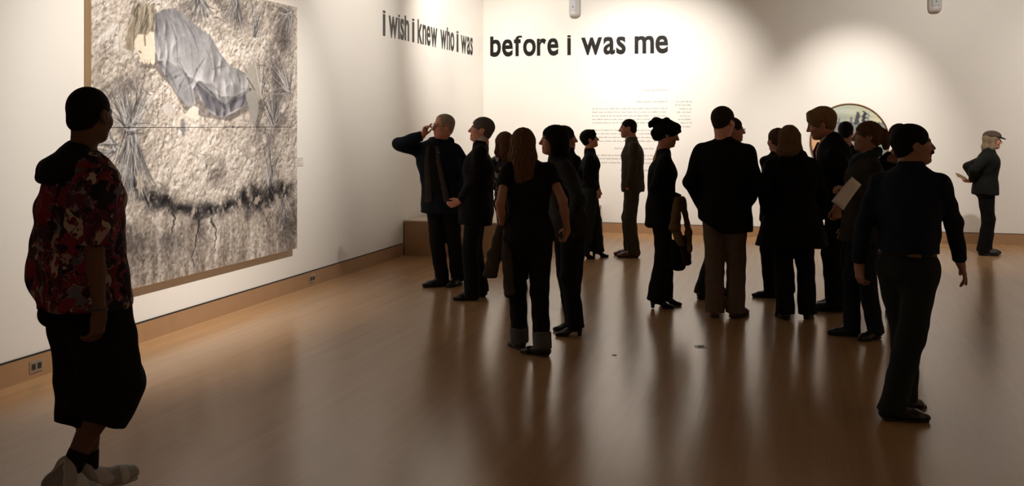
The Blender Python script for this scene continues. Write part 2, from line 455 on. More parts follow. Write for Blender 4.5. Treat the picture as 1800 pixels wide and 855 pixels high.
    folds = [((545, 90), (600, 360), 90), ((590, 80), (640, 330), 178), ((610, 360), (690, 600), 84), ((520, 200), (560, 440), 172), ((640, 120), (720, 300), 96), ((600, 380), (680, 480), 70), ((680, 480), (760, 330), 80),
             ((500, 120), (520, 330), 122), ((560, 460), (620, 430), 80), ((700, 160), (740, 300), 174), ((560, 120), (620, 330), 168), ((640, 520), (690, 480), 176), ((600, 540), (640, 450), 92), ((760, 280), (800, 400), 120),
             ((800, 400), (880, 380), 100), ((870, 400), (880, 500), 172), ((900, 420), (930, 560), 112), ((940, 410), (960, 520), 92), ((880, 600), (990, 530), 66), ((720, 470), (850, 600), 70), ((850, 610), (880, 670), 158),
             ((930, 600), (960, 640), 150), ((740, 520), (790, 630), 88), ((480, 90), (475, 300), 176), ((620, 110), (690, 420), 118), ((820, 310), (870, 360), 178), ((650, 600), (690, 540), 150), ((500, 360), (600, 530), 96)]
    for a, b, v in folds:
        (x0, y0), (x1, y1) = a, b; mxx = (x0 + x1) / 2 + (y1 - y0) * .07; my = (y0 + y1) / 2
        stroke(W(x0, y0), W(mxx, my), .006, (v, v, v + 4), .35, .013); stroke(W(mxx, my), W(x1, y1), .013, (v, v, v + 4), .35, .004)
    poly(P([(1000, 400), (1045, 358), (1060, 370), (1088, 560), (1070, 582), (1040, 520), (1012, 505)]), (176, 170, 162), 1, 10)
    poly(P([(990, 545), (1040, 510), (1066, 560), (1066, 650), (1042, 742), (1020, 700), (1010, 620)]), (166, 162, 156), 1, 10)
    stroke(W(1045, 360), W(1086, 570), .006, (214, 208, 198), .9); stroke(W(1000, 450), W(1045, 520), .006, (80, 76, 74), .8)
    poly(P([(655, 640), (690, 610), (722, 625), (716, 690), (700, 700), (690, 676), (668, 684)]), (220, 212, 200))
    poly(P([(505, 615), (540, 595), (575, 610), (570, 660), (540, 672), (520, 650)]), (200, 192, 186), 1, 30)
    C[:] = np.clip((C - 120) * 1.12 + 100 + (n3 - .5)[:, :, None] * 16, 14, 215)
    c = C / 255.0
    lin = np.where(c <= 0.04045, c / 12.92, ((c + 0.055) / 1.055) ** 2.4)
    return Y, Zc, lin, NU, NV

def build_big_painting():
    Y, Zc, lin, NU, NV = paint_big()
    root = empty('painting', (-4.87, (PY0 + PY1) / 2, PZ0))
    tag(root, 'huge grey and beige painting of a robed figure curled up asleep on stony ground', 'painting')
    ox, oy, oz = root.location
    split = int(NV * 0.505)
    for j0, j1, zoff in ((0, split, 0), (split - 1, NV, 0)):
        nv = j1 - j0
        Ys = Y[:, j0:j1]; Zs = Zc[:, j0:j1].copy()
        if j0 == 0: Zs[:, -1] -= 0.004
        else: Zs[:, 0] += 0.001
        V = np.stack([np.full(Ys.size, PX - ox), Ys.ravel() - oy, Zs.ravel() - oz], 1)
        idx = np.arange(NU * nv).reshape(NU, nv)
        Fq = np.stack([idx[:-1, :-1].ravel(), idx[1:, :-1].ravel(), idx[1:, 1:].ravel(), idx[:-1, 1:].ravel()], 1)
        cv = mesh_obj('canvas', V, Fq, M_paint, root, True, lin[:, j0:j1].reshape(-1, 3))
        cv['label'] = 'upper canvas panel with the sleeping figure' if j0 else 'lower canvas panel of cracked earth'
        z0, z1 = Zs.min() - oz, Zs.max() - oz
        d = PX - ox - 0.001
        box('stretcher_bar', (0.004, d, PY0 - oy, PY0 - oy + .03, z0, z1), M_linen, root)
        box('stretcher_bar', (0.004, d, PY1 - oy - .03, PY1 - oy, z0, z1), M_linen, root)
        box('stretcher_bar', (0.004, d, PY0 - oy + .03, PY1 - oy - .03, z0, z0 + .03), M_linen, root)
        box('stretcher_bar', (0.004, d, PY0 - oy + .03, PY1 - oy - .03, z1 - .03, z1), M_linen, root)
build_big_painting()

# ---------------------------------------------------------------- round painting
def build_round_painting():
    cx, cz = on_back_wall(1493, 248); R = 0.545
    root = empty('round_painting', (cx, 15.2, cz - R))
    tag(root, 'round framed painting with pale sky and grey towers on the back wall', 'painting')
    NR, NA = 60, 120
    rr = np.linspace(0.001, R - .012, NR)[:, None]; aa = np.linspace(0, 2 * math.pi, NA, endpoint=False)[None, :]
    x = rr * np.cos(aa); z = rr * np.sin(aa)
    n = fbm2(x * 2 + 5, z * 14 + 3, 4, 3)[..., None]
    sky = np.array([168, 174, 160.]) + (n - .5) * 70
    warm = np.array([206, 196, 150.])
    w = np.clip((x + .1) / .6, 0, 1)[..., None]
    C = sky * (1 - .6 * w) + warm * .6 * w
    hz = .27
    wat = (z < hz)[..., None]
    C = np.where(wat, np.array([126, 132, 128.]) + (n - .5) * 40, C)
    C = np.where(((z < hz + .004) & (z > hz - .012))[..., None], np.array([70, 78, 76.]), C)
    for bx, bw, bh, c in ((.02, .045, .09, 110), (.10, .06, .17, 70), (.19, .05, .18, 50), (.245, .03, .15, 120), (-.15, .02, .09, 100), (-.3, .05, .05, 90)):
        m = (abs(x - bx - (z - hz) * .15) < bw / 2) & (z > hz - .03) & (z < hz + bh - abs(x - bx) * .6)
        C = np.where(m[..., None], np.array([c, c + 2, c + 12.]), C)
    # standing draped figure at the left in flesh and orange tones, dark foreground
    C = np.where((((x + .47) / .13) ** 2 + ((z + .12) / .34) ** 2 < 1)[..., None], np.array([214, 168, 128.]), C)
    C = np.where((z < -.22)[..., None], np.array([96, 88, 66.]) + (n - .5) * 50, C)
    C = np.clip(C, 10, 240) / 255.0
    lin = ((C + .055) / 1.055) ** 2.4
    V = np.stack([x.ravel(), np.full(x.size, -.022), z.ravel() + R], 1)
    idx = np.arange(NR * NA).reshape(NR, NA)
    nx = np.roll(idx, -1, 1)
    Fq = np.stack([idx[:-1].ravel(), nx[:-1].ravel(), nx[1:].ravel(), idx[1:].ravel()], 1)[:, ::-1]
    mesh_obj('canvas', V, np.ascontiguousarray(Fq), M_paint, root, True, lin.reshape(-1, 3))
    gold = plain('dull_gilt_frame', (0.16, 0.085, 0.03), 0.4, metal=0.3)
    A = 96; B = 10; V = []; Fq = []
    for i in range(A):
        t = 2 * math.pi * i / A
        for j in range(B):
            p = 2 * math.pi * j / B
            q = R + .011 * math.cos(p)
            V.append((q * math.cos(t), -.02 + .018 * math.sin(p), q * math.sin(t) + R))
            Fq.append((i * B + j, i * B + (j + 1) % B, ((i + 1) % A) * B + (j + 1) % B, ((i + 1) % A) * B + j))
    mesh_obj('frame', V, Fq, gold, root)
build_round_painting()

# ---------------------------------------------------------------- lettering
def glyph(ch, bold):
    cu = bpy.data.curves.new('g', 'FONT'); cu.body = ch; cu.size = 1.0; cu.offset = bold; cu.extrude = 0.0; cu.resolution_u = 4
    o = bpy.data.objects.new('g', cu); COL.objects.link(o)
    dg = bpy.context.evaluated_depsgraph_get(); ev = o.evaluated_get(dg); me = ev.to_mesh()
    V = np.array([v.co[:] for v in me.vertices]); Fc = [tuple(p.vertices) for p in me.polygons]
    ev.to_mesh_clear(); bpy.data.objects.remove(o); bpy.data.curves.remove(cu)
    return V, Fc
GL = {}
def get_glyph(ch, bold):
    if (ch, bold) not in GL: GL[(ch, bold)] = glyph(ch, bold)
    return GL[(ch, bold)]

def lettering(words, base_z, asc, place, root, bold=0.022, gap=0.045, xr=0.82):
    """words: (text, start, end) along the wall; asc = ascender height in metres"""
    xh = get_glyph('x', 0)[0][:, 1].max(); ah = get_glyph('h', 0)[0][:, 1].max()
    for text, s0, s1 in words:
        parts, cur = [], 0.0
        for ch in text:
            V, Fc = get_glyph(ch, bold)
            V = V.copy(); w0 = V[:, 0].min(); w = V[:, 0].max() - w0
            V[:, 0] += cur - w0; cur += w + gap
            parts.append((V, Fc))
        tot = cur - gap; sc = (s1 - s0) / tot
        for V, Fc in parts:
            x = s0 + V[:, 0] * sc; y = V[:, 1]
            z = np.where(y < xh, y / xh * xr, xr + (y - xh) / (ah - xh) * (1 - xr)) * asc + base_z
            n = len(x); a = place(x, z, 0.0); b = place(x, z, 0.0025)
            Vv = np.vstack([b, a]) - np.array(root.location)[None, :]
            # front face plus side walls
            from collections import Counter
            ed = Counter(); dire = {}
            for f in Fc:
                for i in range(len(f)):
                    e = (f[i], f[(i + 1) % len(f)]); k = tuple(sorted(e)); ed[k] += 1; dire[k] = e
            faces = [tuple(f) for f in Fc]
            for k, c in ed.items():
                if c == 1:
                    i, j = dire[k]; faces.append((j, i, i + n, j + n))
            mesh_obj('letter', Vv, faces, M_vinyl, root, False)

rt = empty('wall_lettering', (-2.9, 15.2, 2.81))
tag(rt, 'large black words "before i was me" on the back wall', 'lettering')
bw = lambda a: on_back_wall(a, 94)[0]
lettering([('before', bw(861.7), bw(981.7)), ('i', bw(996.9), bw(1003.8)), ('was', bw(1021.5), bw(1100)), ('me', bw(1115.5), bw(1174.5))], 2.815, 0.31,
          lambda x, z, d: np.stack([x, np.full_like(x, 15.1995 - d), z], 1), rt, 0.024)
lt = empty('wall_lettering', (-4.87, 12.8, 2.80))
tag(lt, 'dark words "i wish i knew who i was" receding on the left wall', 'lettering')
lw = lambda a: on_left_wall(a, 80)[0]
lettering([('i', lw(672.7), lw(677.4)), ('wish', lw(683), lw(719)), ('i', lw(724.2), lw(728.2)), ('knew', lw(734), lw(768.5)), ('who', lw(774), lw(798.3)), ('i', lw(802.3), lw(805.8)), ('was', lw(810), lw(830.8))], 2.80, 0.31,
          lambda x, z, d: np.stack([np.full_like(x, -4.8695 + d), x, z], 1), lt, 0.02)

# small grey text panel: rows of tiny glyph-like ticks, too small to read
def text_rows(name, rows, label):
    r = np.random.default_rng(11); V = []; Fq = []
    ox, oz = on_back_wall(1105, 250)
    for (x0, x1, y) in rows:
        X0, z = on_back_wall(x0, y); X1, _ = on_back_wall(x1, y)
        x = X0
        while x < X1:
            for _ in range(r.integers(2, 9)):
                w = r.uniform(.006, .011); h = r.choice([.014, .014, .02])
                if x + w > X1: break
                k = len(V)
                a, b_, c, d = x - ox, x + w - ox, z - oz, z + h - oz
                V += [(a, -.0012, c), (b_, -.0012, c), (b_, -.0012, d), (a, -.0012, d), (a, 0, c), (b_, 0, c), (b_, 0, d), (a, 0, d)]
                Fq += [(k, k + 1, k + 2, k + 3), (k, k + 4, k + 5, k + 1), (k + 3, k + 2, k + 6, k + 7), (k, k + 3, k + 7, k + 4), (k + 1, k + 5, k + 6, k + 2)]
                x += w + .0035
            x += .013
    o = mesh_obj(name, V, Fq, M_grey_print, None, False)
    o.location = (ox, 15.1995, oz)
    tag(o, label, 'text'); o['kind'] = 'stuff'
rows = [(1128, 1173, 160), (1119, 1173, 180)]
rows += [(1041, 1173, y) for y in (192.5, 198.5, 205, 211, 217)] + [(1041, 1173, y) for y in (230, 236, 242.5, 249)] + [(1080, 1150, 262)]
rows += [(1050, 1165, y) for y in (274, 280, 287)] + [(1090, 1145, 300)]
text_rows('wall_text', rows, 'faint grey block of introductory text on the back wall below the big words')
text_rows('wall_text', [(1188, 1216, 180), (1187, 1215, 186), (1194, 1216, 192.5), (1190, 1215, 198.5), (1196, 1214, 205), (1192, 1215, 211), (1195, 1216, 217), (1200, 1216, 224)],
          'narrow faint grey column of text right of the main text block')

# ---------------------------------------------------------------- small wall things
y, z = on_left_wall(525, 284)
lb = empty('wall_label', (-4.87, y, z))
tag(lb, 'small pale caption card on the left wall beside the huge painting', 'label')
box('card', (0, .006, -.09, .09, -.045, .045), M_card, lb)
for k in range(4):
    box('print_line', (.006, .0065, -.07, .07 - .03 * (k % 3), .025 - k * .018, .031 - k * .018), M_grey_print, lb)

def outlet(px, py, label):
    y, z = on_left_wall(px, py)
    z = .078
    o = empty('electrical_outlet', (-4.852, y, z)); tag(o, label, 'outlet', 'outlets in the left baseboard')
    box('cover_plate', (0, .006, -.058, .058, -.04, .04), M_steel, o, .002)
    for s in (-1, 1):
        p = box('socket', (.006, .009, s * .026 - .017, s * .026 + .017, -.02, .02), M_dark_plastic, o, .002)
        for t in (-1, 1):
            box('slot', (.009, .0095, s * .026 + t * .007 - .002, s * .026 + t * .007 + .002, -.007, .008), M_reveal, p)
outlet(59, 646, 'steel double outlet in the left baseboard next to the man in shorts')
outlet(546, 490, 'steel double outlet in the left baseboard right of the huge painting')

def speaker(px, pbottom, label):
    x, zb = on_back_wall(px, pbottom)
    o = empty('wall_speaker', (x, 15.2, zb)); tag(o, label, 'speaker', 'speakers high on the back wall')
    prof = [(-.085, 0), (-.09, .05), (-.075, .11), (-.04, .15), (0, .16), (.04, .15), (.075, .11), (.09, .05), (.085, 0)]
    V = []; n = len(prof)
    for zz, s in ((0.0, .72), (.02, .92), (.06, 1), (.30, 1), (.36, .94), (.38, .75)):
        V += [(p[0] * s, -p[1] * s, zz) for p in prof]
    Fq = []
    for k in range(5):
        for i in range(n - 1):
            a = k * n + i; Fq.append((a, a + 1, a + 1 + n, a + n)[::-1])
    Fq.append(tuple(range(n))); Fq.append(tuple(range(5 * n, 6 * n))[::-1])
    mesh_obj('cabinet', V, Fq, M_spk, o)
    box('grille', (-.05, .05, -.166, -.150, .07, .31), plain('grey_grille', (0.45, 0.45, 0.46), 0.7), o, .006)
    box('sensor', (-.008, .008, -.172, -.164, .125, .141), M_dark_plastic, o, .003)
speaker(1011, 29, 'white wall speaker above the words before i was me')
speaker(1643, 21, 'white wall speaker high at the right of the back wall')

def floor_disc(px, py, r, label):
    Z = F_PX * CAM_H / (py - HOR); w = cam_to_world((px - 900) / F_PX * Z, Z, 0)
    n = 24; V = [(r * math.cos(2 * math.pi * i / n), r * math.sin(2 * math.pi * i / n), z) for z in (0, .003) for i in range(n)]
    Fq = [(i, (i + 1) % n, (i + 1) % n + n, i + n) for i in range(n)] + [tuple(range(n, 2 * n))]
    o = mesh_obj('floor_outlet', V, Fq, M_steel, None, False); o.location = w
    n2 = 24; V2 = [(.55 * r * math.cos(2 * math.pi * i / n2), .55 * r * math.sin(2 * math.pi * i / n2), z) for z in (.0031, .0045) for i in range(n2)]
    mesh_obj('lid', V2, Fq, M_dark_plastic, o, False)
    tag(o, label, 'outlet')
floor_disc(1232, 610, .05, 'round metal outlet cover set in the floor in front of the man in khaki trousers')
floor_disc(1080, 625, .018, 'tiny dark round floor plug near the middle of the floor')

# ---------------------------------------------------------------- signed-distance modelling (numpy surface nets)
A3 = lambda v: np.asarray(v, float)
def unit(v):
    v = A3(v); return v / (np.linalg.norm(v) + 1e-12)

def cap(a, b, ra, rb=None, k=.02, flat=False, w=None, wa=None, wb=None, sub=False, flat0=False):
    rb = ra if rb is None else rb
    return dict(t='c', a=A3(a), b=A3(b), ra=ra, rb=rb, k=k, flat=flat, flat0=flat0, w=None if w is None else unit(w), wa=wa, wb=wb if wb is not None else wa, sub=sub)
def ell(c, r, R=None, k=.02, sub=False):
    return dict(t='e', c=A3(c), r=A3(r), R=np.eye(3) if R is None else A3(R), k=k, sub=sub)

def pbounds(p):
    if p['t'] == 'c':
        m = max(p['ra'], p['rb'], p['wa'] or 0, p['wb'] or 0)
        return np.minimum(p['a'], p['b']) - m, np.maximum(p['a'], p['b']) + m
    m = p['r'].max(); e = np.abs(p['R'].T) @ p['r']
    return p['c'] - e, p['c'] + e

def pdist(p, X, Y, Z):
    d = pdist0(p, X, Y, Z)
    for nv, pt in p.get('cut', ()):
        nv = unit(nv); d = np.maximum(d, (X - pt[0]) * nv[0] + (Y - pt[1]) * nv[1] + (Z - pt[2]) * nv[2])
    return d

def pdist0(p, X, Y, Z):
    if p['t'] == 'c':
        a, b = p['a'], p['b']; ab = b - a; L2 = ab @ ab + 1e-12
        dx, dy, dz = X - a[0], Y - a[1], Z - a[2]
        tr = (dx * ab[0] + dy * ab[1] + dz * ab[2]) / L2
        t = np.clip(tr, 0, 1)
        fl = None
        tt = t
        if p['flat'] or p['flat0']:
            L = math.sqrt(L2); hi = 1.6 if p['flat'] else 1.0; lo = -.6 if p['flat0'] else 0.0
            tt = np.clip(tr, lo, hi)
            if p['flat']: fl = (tr - 1) * L
            if p['flat0']:
                f0 = -tr * L; fl = f0 if fl is None else np.maximum(fl, f0)
        qx, qy, qz = dx - tt * ab[0], dy - tt * ab[1], dz - tt * ab[2]
        R = p['ra'] + (p['rb'] - p['ra']) * t
        if p['w'] is None:
            d = np.sqrt(qx * qx + qy * qy + qz * qz) - R
        else:
            w = p['w']; qw = qx * w[0] + qy * w[1] + qz * w[2]
            rest = np.maximum(qx * qx + qy * qy + qz * qz - qw * qw, 0)
            W = p['wa'] + (p['wb'] - p['wa']) * t
            k0 = np.sqrt(qw * qw / W ** 2 + rest / R ** 2); k1 = np.sqrt(qw * qw / W ** 4 + rest / R ** 4) + 1e-6
            d = np.where(k1 < 1e-3, -np.minimum(W, R), k0 * (k0 - 1) / k1)
        if fl is not None: d = np.maximum(d, fl)
        return d
    c, r, R = p['c'], p['r'], p['R']
    dx, dy, dz = X - c[0], Y - c[1], Z - c[2]
    u = (dx * R[0, 0] + dy * R[0, 1] + dz * R[0, 2]); v = (dx * R[1, 0] + dy * R[1, 1] + dz * R[1, 2]); w = (dx * R[2, 0] + dy * R[2, 1] + dz * R[2, 2])
    k0 = np.sqrt((u / r[0]) ** 2 + (v / r[1]) ** 2 + (w / r[2]) ** 2)
    k1 = np.sqrt((u / r[0] ** 2) ** 2 + (v / r[1] ** 2) ** 2 + (w / r[2] ** 2) ** 2) + 1e-6
    return np.where(k0 < 1e-3, -r.min(), k0 * (k0 - 1) / k1)

def sdf_mesh(prims, h, cuts=(), wrinkle=0.0, wscale=9.0, seed=0, post=None):
    B = [pbounds(p) for p in prims if not p['sub']]
    lo = np.min([b[0] for b in B], 0) - 3 * h; hi = np.max([b[1] for b in B], 0) + 3 * h
    n = np.maximum(4, np.ceil((hi - lo) / h).astype(int) + 1)
    xs, ys, zs = (lo[i] + np.arange(n[i]) * h for i in range(3))
    Fd = np.full(tuple(n), .06)
    for p in prims:
        b0, b1 = pbounds(p); pad = p['k'] + 2.5 * h
        i0 = np.maximum(0, np.floor((b0 - pad - lo) / h).astype(int)); i1 = np.minimum(n, np.ceil((b1 + pad - lo) / h).astype(int) + 1)
        if np.any(i1 <= i0): continue
        sl = tuple(slice(i0[q], i1[q]) for q in range(3))
        d = pdist(p, xs[sl[0]][:, None, None], ys[sl[1]][None, :, None], zs[sl[2]][None, None, :])
        f = Fd[sl]; k = max(p['k'], 1e-4)
        if p['sub']:
            d = -d; hh = np.clip(.5 - .5 * (f - d) / k, 0, 1)
            # smooth max
            hh = np.clip(.5 + .5 * (f - d) / k, 0, 1)
            Fd[sl] = d + (f - d) * hh + k * hh * (1 - hh)
        else:
            hh = np.clip(.5 + .5 * (f - d) / k, 0, 1)
            Fd[sl] = f * (1 - hh) + d * hh - k * hh * (1 - hh)
    X, Y, Z = xs[:, None, None], ys[None, :, None], zs[None, None, :]
    if wrinkle:
        s = seed * 1.7; q = wscale
        wv = np.sin(X * q * 2.1 + 2.2 * np.sin(Z * q * 1.3 + s) + s) * np.sin(Z * q * 2.7 + 1.8 * np.sin(Y * q * 1.9 + s)) + .6 * np.sin(Y * q * 3.3 + 2.0 * np.sin(X * q * 2.3 + Z * q + s))
        Fd = Fd + wrinkle * wv
    if post is not None: Fd = post(Fd, X, Y, Z)
    for (nrm, pt) in cuts:
        nrm = unit(nrm); Fd = np.maximum(Fd, (X - pt[0]) * nrm[0] + (Y - pt[1]) * nrm[1] + (Z - pt[2]) * nrm[2])
    return nets(Fd, xs, ys, zs)

def nets(Fd, xs, ys, zs):
    ins = Fd < 0
    c = ins.astype(np.int8)
    s = c[:-1] + c[1:]; s = s[:, :-1] + s[:, 1:]; s = s[:, :, :-1] + s[:, :, 1:]
    cell = np.argwhere((s > 0) & (s < 8))
    if len(cell) == 0: return np.zeros((0, 3)), np.zeros((0, 4), int)
    idm = np.full(s.shape, -1, np.int32); idm[cell[:, 0], cell[:, 1], cell[:, 2]] = np.arange(len(cell))
    corner = [(i, j, k) for i in (0, 1) for j in (0, 1) for k in (0, 1)]
    val = np.stack([Fd[cell[:, 0] + a, cell[:, 1] + b, cell[:, 2] + d] for a, b, d in corner], 1)
    acc = np.zeros((len(cell), 3)); cnt = np.zeros(len(cell))
    for p in range(8):
        for ax in range(3):
            if corner[p][ax]: continue
            q = p + (4, 2, 1)[ax]
            fa, fb = val[:, p], val[:, q]; m = (fa < 0) != (fb < 0)
            t = np.where(m, fa / np.where(m, fa - fb, 1), 0)
            P = np.array(corner[p], float)[None, :] + np.zeros((len(cell), 3)); P[:, ax] += t
            acc += P * m[:, None]; cnt += m
    v = cell + acc / cnt[:, None]
    V = np.stack([xs[0] + v[:, 0] * (xs[1] - xs[0]), ys[0] + v[:, 1] * (ys[1] - ys[0]), zs[0] + v[:, 2] * (zs[1] - zs[0])], 1)
    Q = []
    for ax in range(3):
        a = [slice(None)] * 3; b = [slice(None)] * 3
        a[ax] = slice(0, -1); b[ax] = slice(1, None)
        A, Bb = ins[tuple(a)], ins[tuple(b)]
        e = np.argwhere(A != Bb)
        o1, o2 = [(1, 2), (2, 0), (0, 1)][ax]
        e = e[(e[:, o1] > 0) & (e[:, o2] > 0) & (e[:, o1] < ins.shape[o1] - 1) & (e[:, o2] < ins.shape[o2] - 1)]
        if len(e) == 0: continue
        def at(d1, d2):
            c2 = e.copy(); c2[:, o1] += d1; c2[:, o2] += d2
            return idm[c2[:, 0], c2[:, 1], c2[:, 2]]
        q = np.stack([at(-1, -1), at(0, -1), at(0, 0), at(-1, 0)], 1)
        fl = ~A[e[:, 0], e[:, 1], e[:, 2]]
        q[fl] = q[fl][:, ::-1]
        Q.append(q)
    Q = np.vstack(Q); Q = Q[(Q >= 0).all(1)]
    return V, Q

def join(parts):
    V, Q, C, o = [], [], [], 0
    for p in parts:
        V.append(p[0]); Q.append(p[1] + o); o += len(p[0])
        if len(p) > 2: C.append(p[2])
    return np.vstack(V), np.vstack(Q), (np.vstack(C) if C else None)

# ---------------------------------------------------------------- reusable small meshes: eyeball, shoes
def eye_mesh():
    n, m = 12, 16; V = []; 
    for i in range(n + 1):
        t = math.pi * i / n
        for j in range(m):
            p = 2 * math.pi * j / m
            V.append((.0125 * math.sin(t) * math.cos(p), .0125 * math.cos(t), .0125 * math.sin(t) * math.sin(p)))
    Fq = [(i * m + j, i * m + (j + 1) % m, (i + 1) * m + (j + 1) % m, (i + 1) * m + j) for i in range(n) for j in range(m)]
    V = np.array(V); r = np.hypot(V[:, 0], V[:, 2]); c = np.tile(np.array([.62, .58, .54]), (len(V), 1))
    f = V[:, 1] > 0
    c[(r < .0065) & f] = (.07, .045, .03); c[(r < .0025) & f] = (.004, .004, .004)
    o = mesh_obj('eye', V, np.array(Fq), M_eye, None, True, c); me = o.data; bpy.data.objects.remove(o); return me
EYE = eye_mesh()
M_leather = plain('black_leather', (0.010, 0.008, 0.007), 0.38, 0.2, 20, spec=0.35)
M_brownleather = plain('brown_leather', (0.09, 0.035, 0.018), 0.4, 0.2, 20)
M_sneak = pattern_mat('grey_white_sneaker', [(0.30, (0.30, 0.29, 0.28)), (0.45, (0.50, 0.48, 0.46)), (0.80, (0.42, 0.40, 0.39)), (0.92, (0.12, 0.12, 0.13))], 12, 0.6, 0.05)
M_sole = plain('rubber_sole', (0.02, 0.018, 0.016), 0.7)
M_wsole = plain('pale_rubber_sole', (0.42, 0.40, 0.37), 0.7)
def shoe_mesh(kind):
    # toe towards +y, origin under the ankle
    X = (1, 0, 0)
    if kind == 'heel':
        pr = [cap((0, -.035, .105), (0, .06, .05), .030, .026, .03, w=X, wa=.034, wb=.036), cap((0, .06, .042), (0, .155, .018), .026, .016, .03, w=X, wa=.038, wb=.026),
              cap((0, -.01, .09), (0, -.015, .19), .042, .046, .03), cap((0, -.05, .08), (0, -.05, .0), .026, .016, .012)]
        so = [cap((0, .05, .008), (0, .155, .006), .009, .009, .004, w=X, wa=.038, wb=.026)]
    elif kind == 'sneaker':
        pr = [cap((0, -.055, .05), (0, .02, .055), .045, .05, .03, w=X, wa=.038, wb=.042), cap((0, .02, .05), (0, .12, .038), .045, .034, .04, w=X, wa=.045, wb=.05),
              cap((0, .12, .036), (0, .17, .032), .034, .028, .03, w=X, wa=.05, wb=.042), cap((0, -.02, .06), (0, -.022, .12), .045, .048, .03)]
        so = [cap((0, -.07, .016), (0, .0, .014), .018, .016, .01, w=X, wa=.042, wb=.044), cap((0, .0, .014), (0, .17, .014), .016, .016, .01, w=X, wa=.046, wb=.048)]
    else:
        pr = [cap((0, -.055, .045), (0, .02, .05), .038, .042, .03, w=X, wa=.034, wb=.038), cap((0, .02, .045), (0, .11, .034), .036, .028, .04, w=X, wa=.040, wb=.044),
              cap((0, .11, .032), (0, .175, .024), .028, .018, .03, w=X, wa=.043, wb=.030), cap((0, -.015, .05), (0, -.018, .12), .042, .044, .03)]
        so = [cap((0, -.06, .012), (0, -.03, .012), .013, .013, .006, w=X, wa=.037, wb=.037), cap((0, -.03, .008), (0, .08, .006), .008, .008, .006, w=X, wa=.034, wb=.045), cap((0, .08, .007), (0, .175, .007), .009, .009, .006, w=X, wa=.045, wb=.032)]
    up = sdf_mesh(pr, .007, cuts=[((0, 0, -1), (0, 0, .004))]); sl = sdf_mesh(so, .006, cuts=[((0, 0, -1), (0, 0, 0.0))])
    res = []
    for nm, g, m in (('shoe', up, None), ('sole', sl, None)):
        o = mesh_obj(nm, g[0], g[1], m); res.append(o.data); bpy.data.objects.remove(o)
    return res
SHOES = {}
def get_shoe(kind, mu, ms):
    key = (kind, mu.name)
    if key not in SHOES:
        if kind not in SHOES: SHOES[kind] = shoe_mesh(kind)
        a, b = SHOES[kind][0].copy(), SHOES[kind][1].copy()
        a.materials.append(mu); b.materials.append(ms); SHOES[key] = (a, b)
    return SHOES[key]

# ---------------------------------------------------------------- head, hair, hand builders
def rot(yaw, pitch=0, roll=0):
    """columns: right, forward, up. yaw: 0 = away from camera, 90 = image right"""
    a = math.radians(yaw); p = math.radians(pitch); r = math.radians(roll)
    f = np.array([math.sin(a), math.cos(a), 0]); rt_ = np.array([math.cos(a), -math.sin(a), 0]); u = np.array([0, 0, 1.])
    f2 = f * math.cos(p) + u * math.sin(p); u2 = -f * math.sin(p) + u * math.cos(p)
    r3 = rt_ * math.cos(r) - u2 * math.sin(r); u3 = rt_ * math.sin(r) + u2 * math.cos(r)
    return np.stack([r3, f2, u3], 1)

def head_geo(M, c, hs, neck_base, skin, brow, female, h, neck_r=.056):
    loc = lambda p: (M.T @ (A3(p) - c)) / hs
    nb = loc(neck_base)
    fm = .93 if female else 1.0
    pr = [ell((0, -.014, .028), (.076, .098, .089), k=.001), ell((0, .028, -.03), (.059 * fm, .066, .078), k=.035), ell((0, .055, -.088), (.034 * fm, .034, .030), k=.03),
          ell((0, .01, -.06), (.055 * fm, .055, .045), k=.03),
          cap((-.03, .080, .022), (.03, .080, .022), .012, .012, .018) if not female else cap((-.028, .077, .022), (.028, .077, .022), .010, .010, .018),
          ell((.036, .062, -.026), (.022, .024, .024), k=.025), ell((-.036, .062, -.026), (.022, .024, .024), k=.025),
          ell((.032, .102, .002), (.017, .016, .012), k=.012, sub=True), ell((-.032, .102, .002), (.017, .016, .012), k=.012, sub=True),
          cap((0, .092, .012), (0, .114, -.026), .0085, .0115, .012), ell((.011, .100, -.031), (.0085, .011, .008), k=.008), ell((-.011, .100, -.031), (.0085, .011, .008), k=.008),
          cap((-.016, .088, -.057), (.016, .088, -.057), .0075, .0075, .006), cap((-.013, .087, -.068), (.013, .087, -.068), .0085, .0085, .006),
          ell((0, .080, -.094), (.018, .014, .013), k=.014),
          cap((0, -.035, -.05), nb, neck_r * fm, (neck_r + .004) * fm, .03), cap(nb + A3((0, -.01, .01)), nb + A3((0, -.01, -.09)), .06, .07, .03)]
    for s in (-1, 1):
        Re = np.array([[1, 0, 0], [0, math.cos(.25), math.sin(.25)], [0, -math.sin(.25), math.cos(.25)]])
        pr += [ell((s * .077, -.006, -.006), (.009, .020, .033), Re, .006), ell((s * .084, -.002, -.004), (.006, .010, .018), Re, .005, True)]
    V, Q = sdf_mesh(pr, h / hs)
    C = np.tile(A3(skin), (len(V), 1))
    x, y, z = V.T
    lips = (np.abs(x) < .024) & (y > .082) & (z < -.048) & (z > -.077)
    C[lips] = A3(skin) * np.array([.85, .5, .48])
    bl = (np.abs(np.abs(x) - .033) < .02) & (y > .075) & (np.abs(z - .024 + .2 * np.maximum(0, np.abs(x) - .03)) < .0065)
    C[bl] = brow
    return (V * hs) @ M.T + c, Q, C

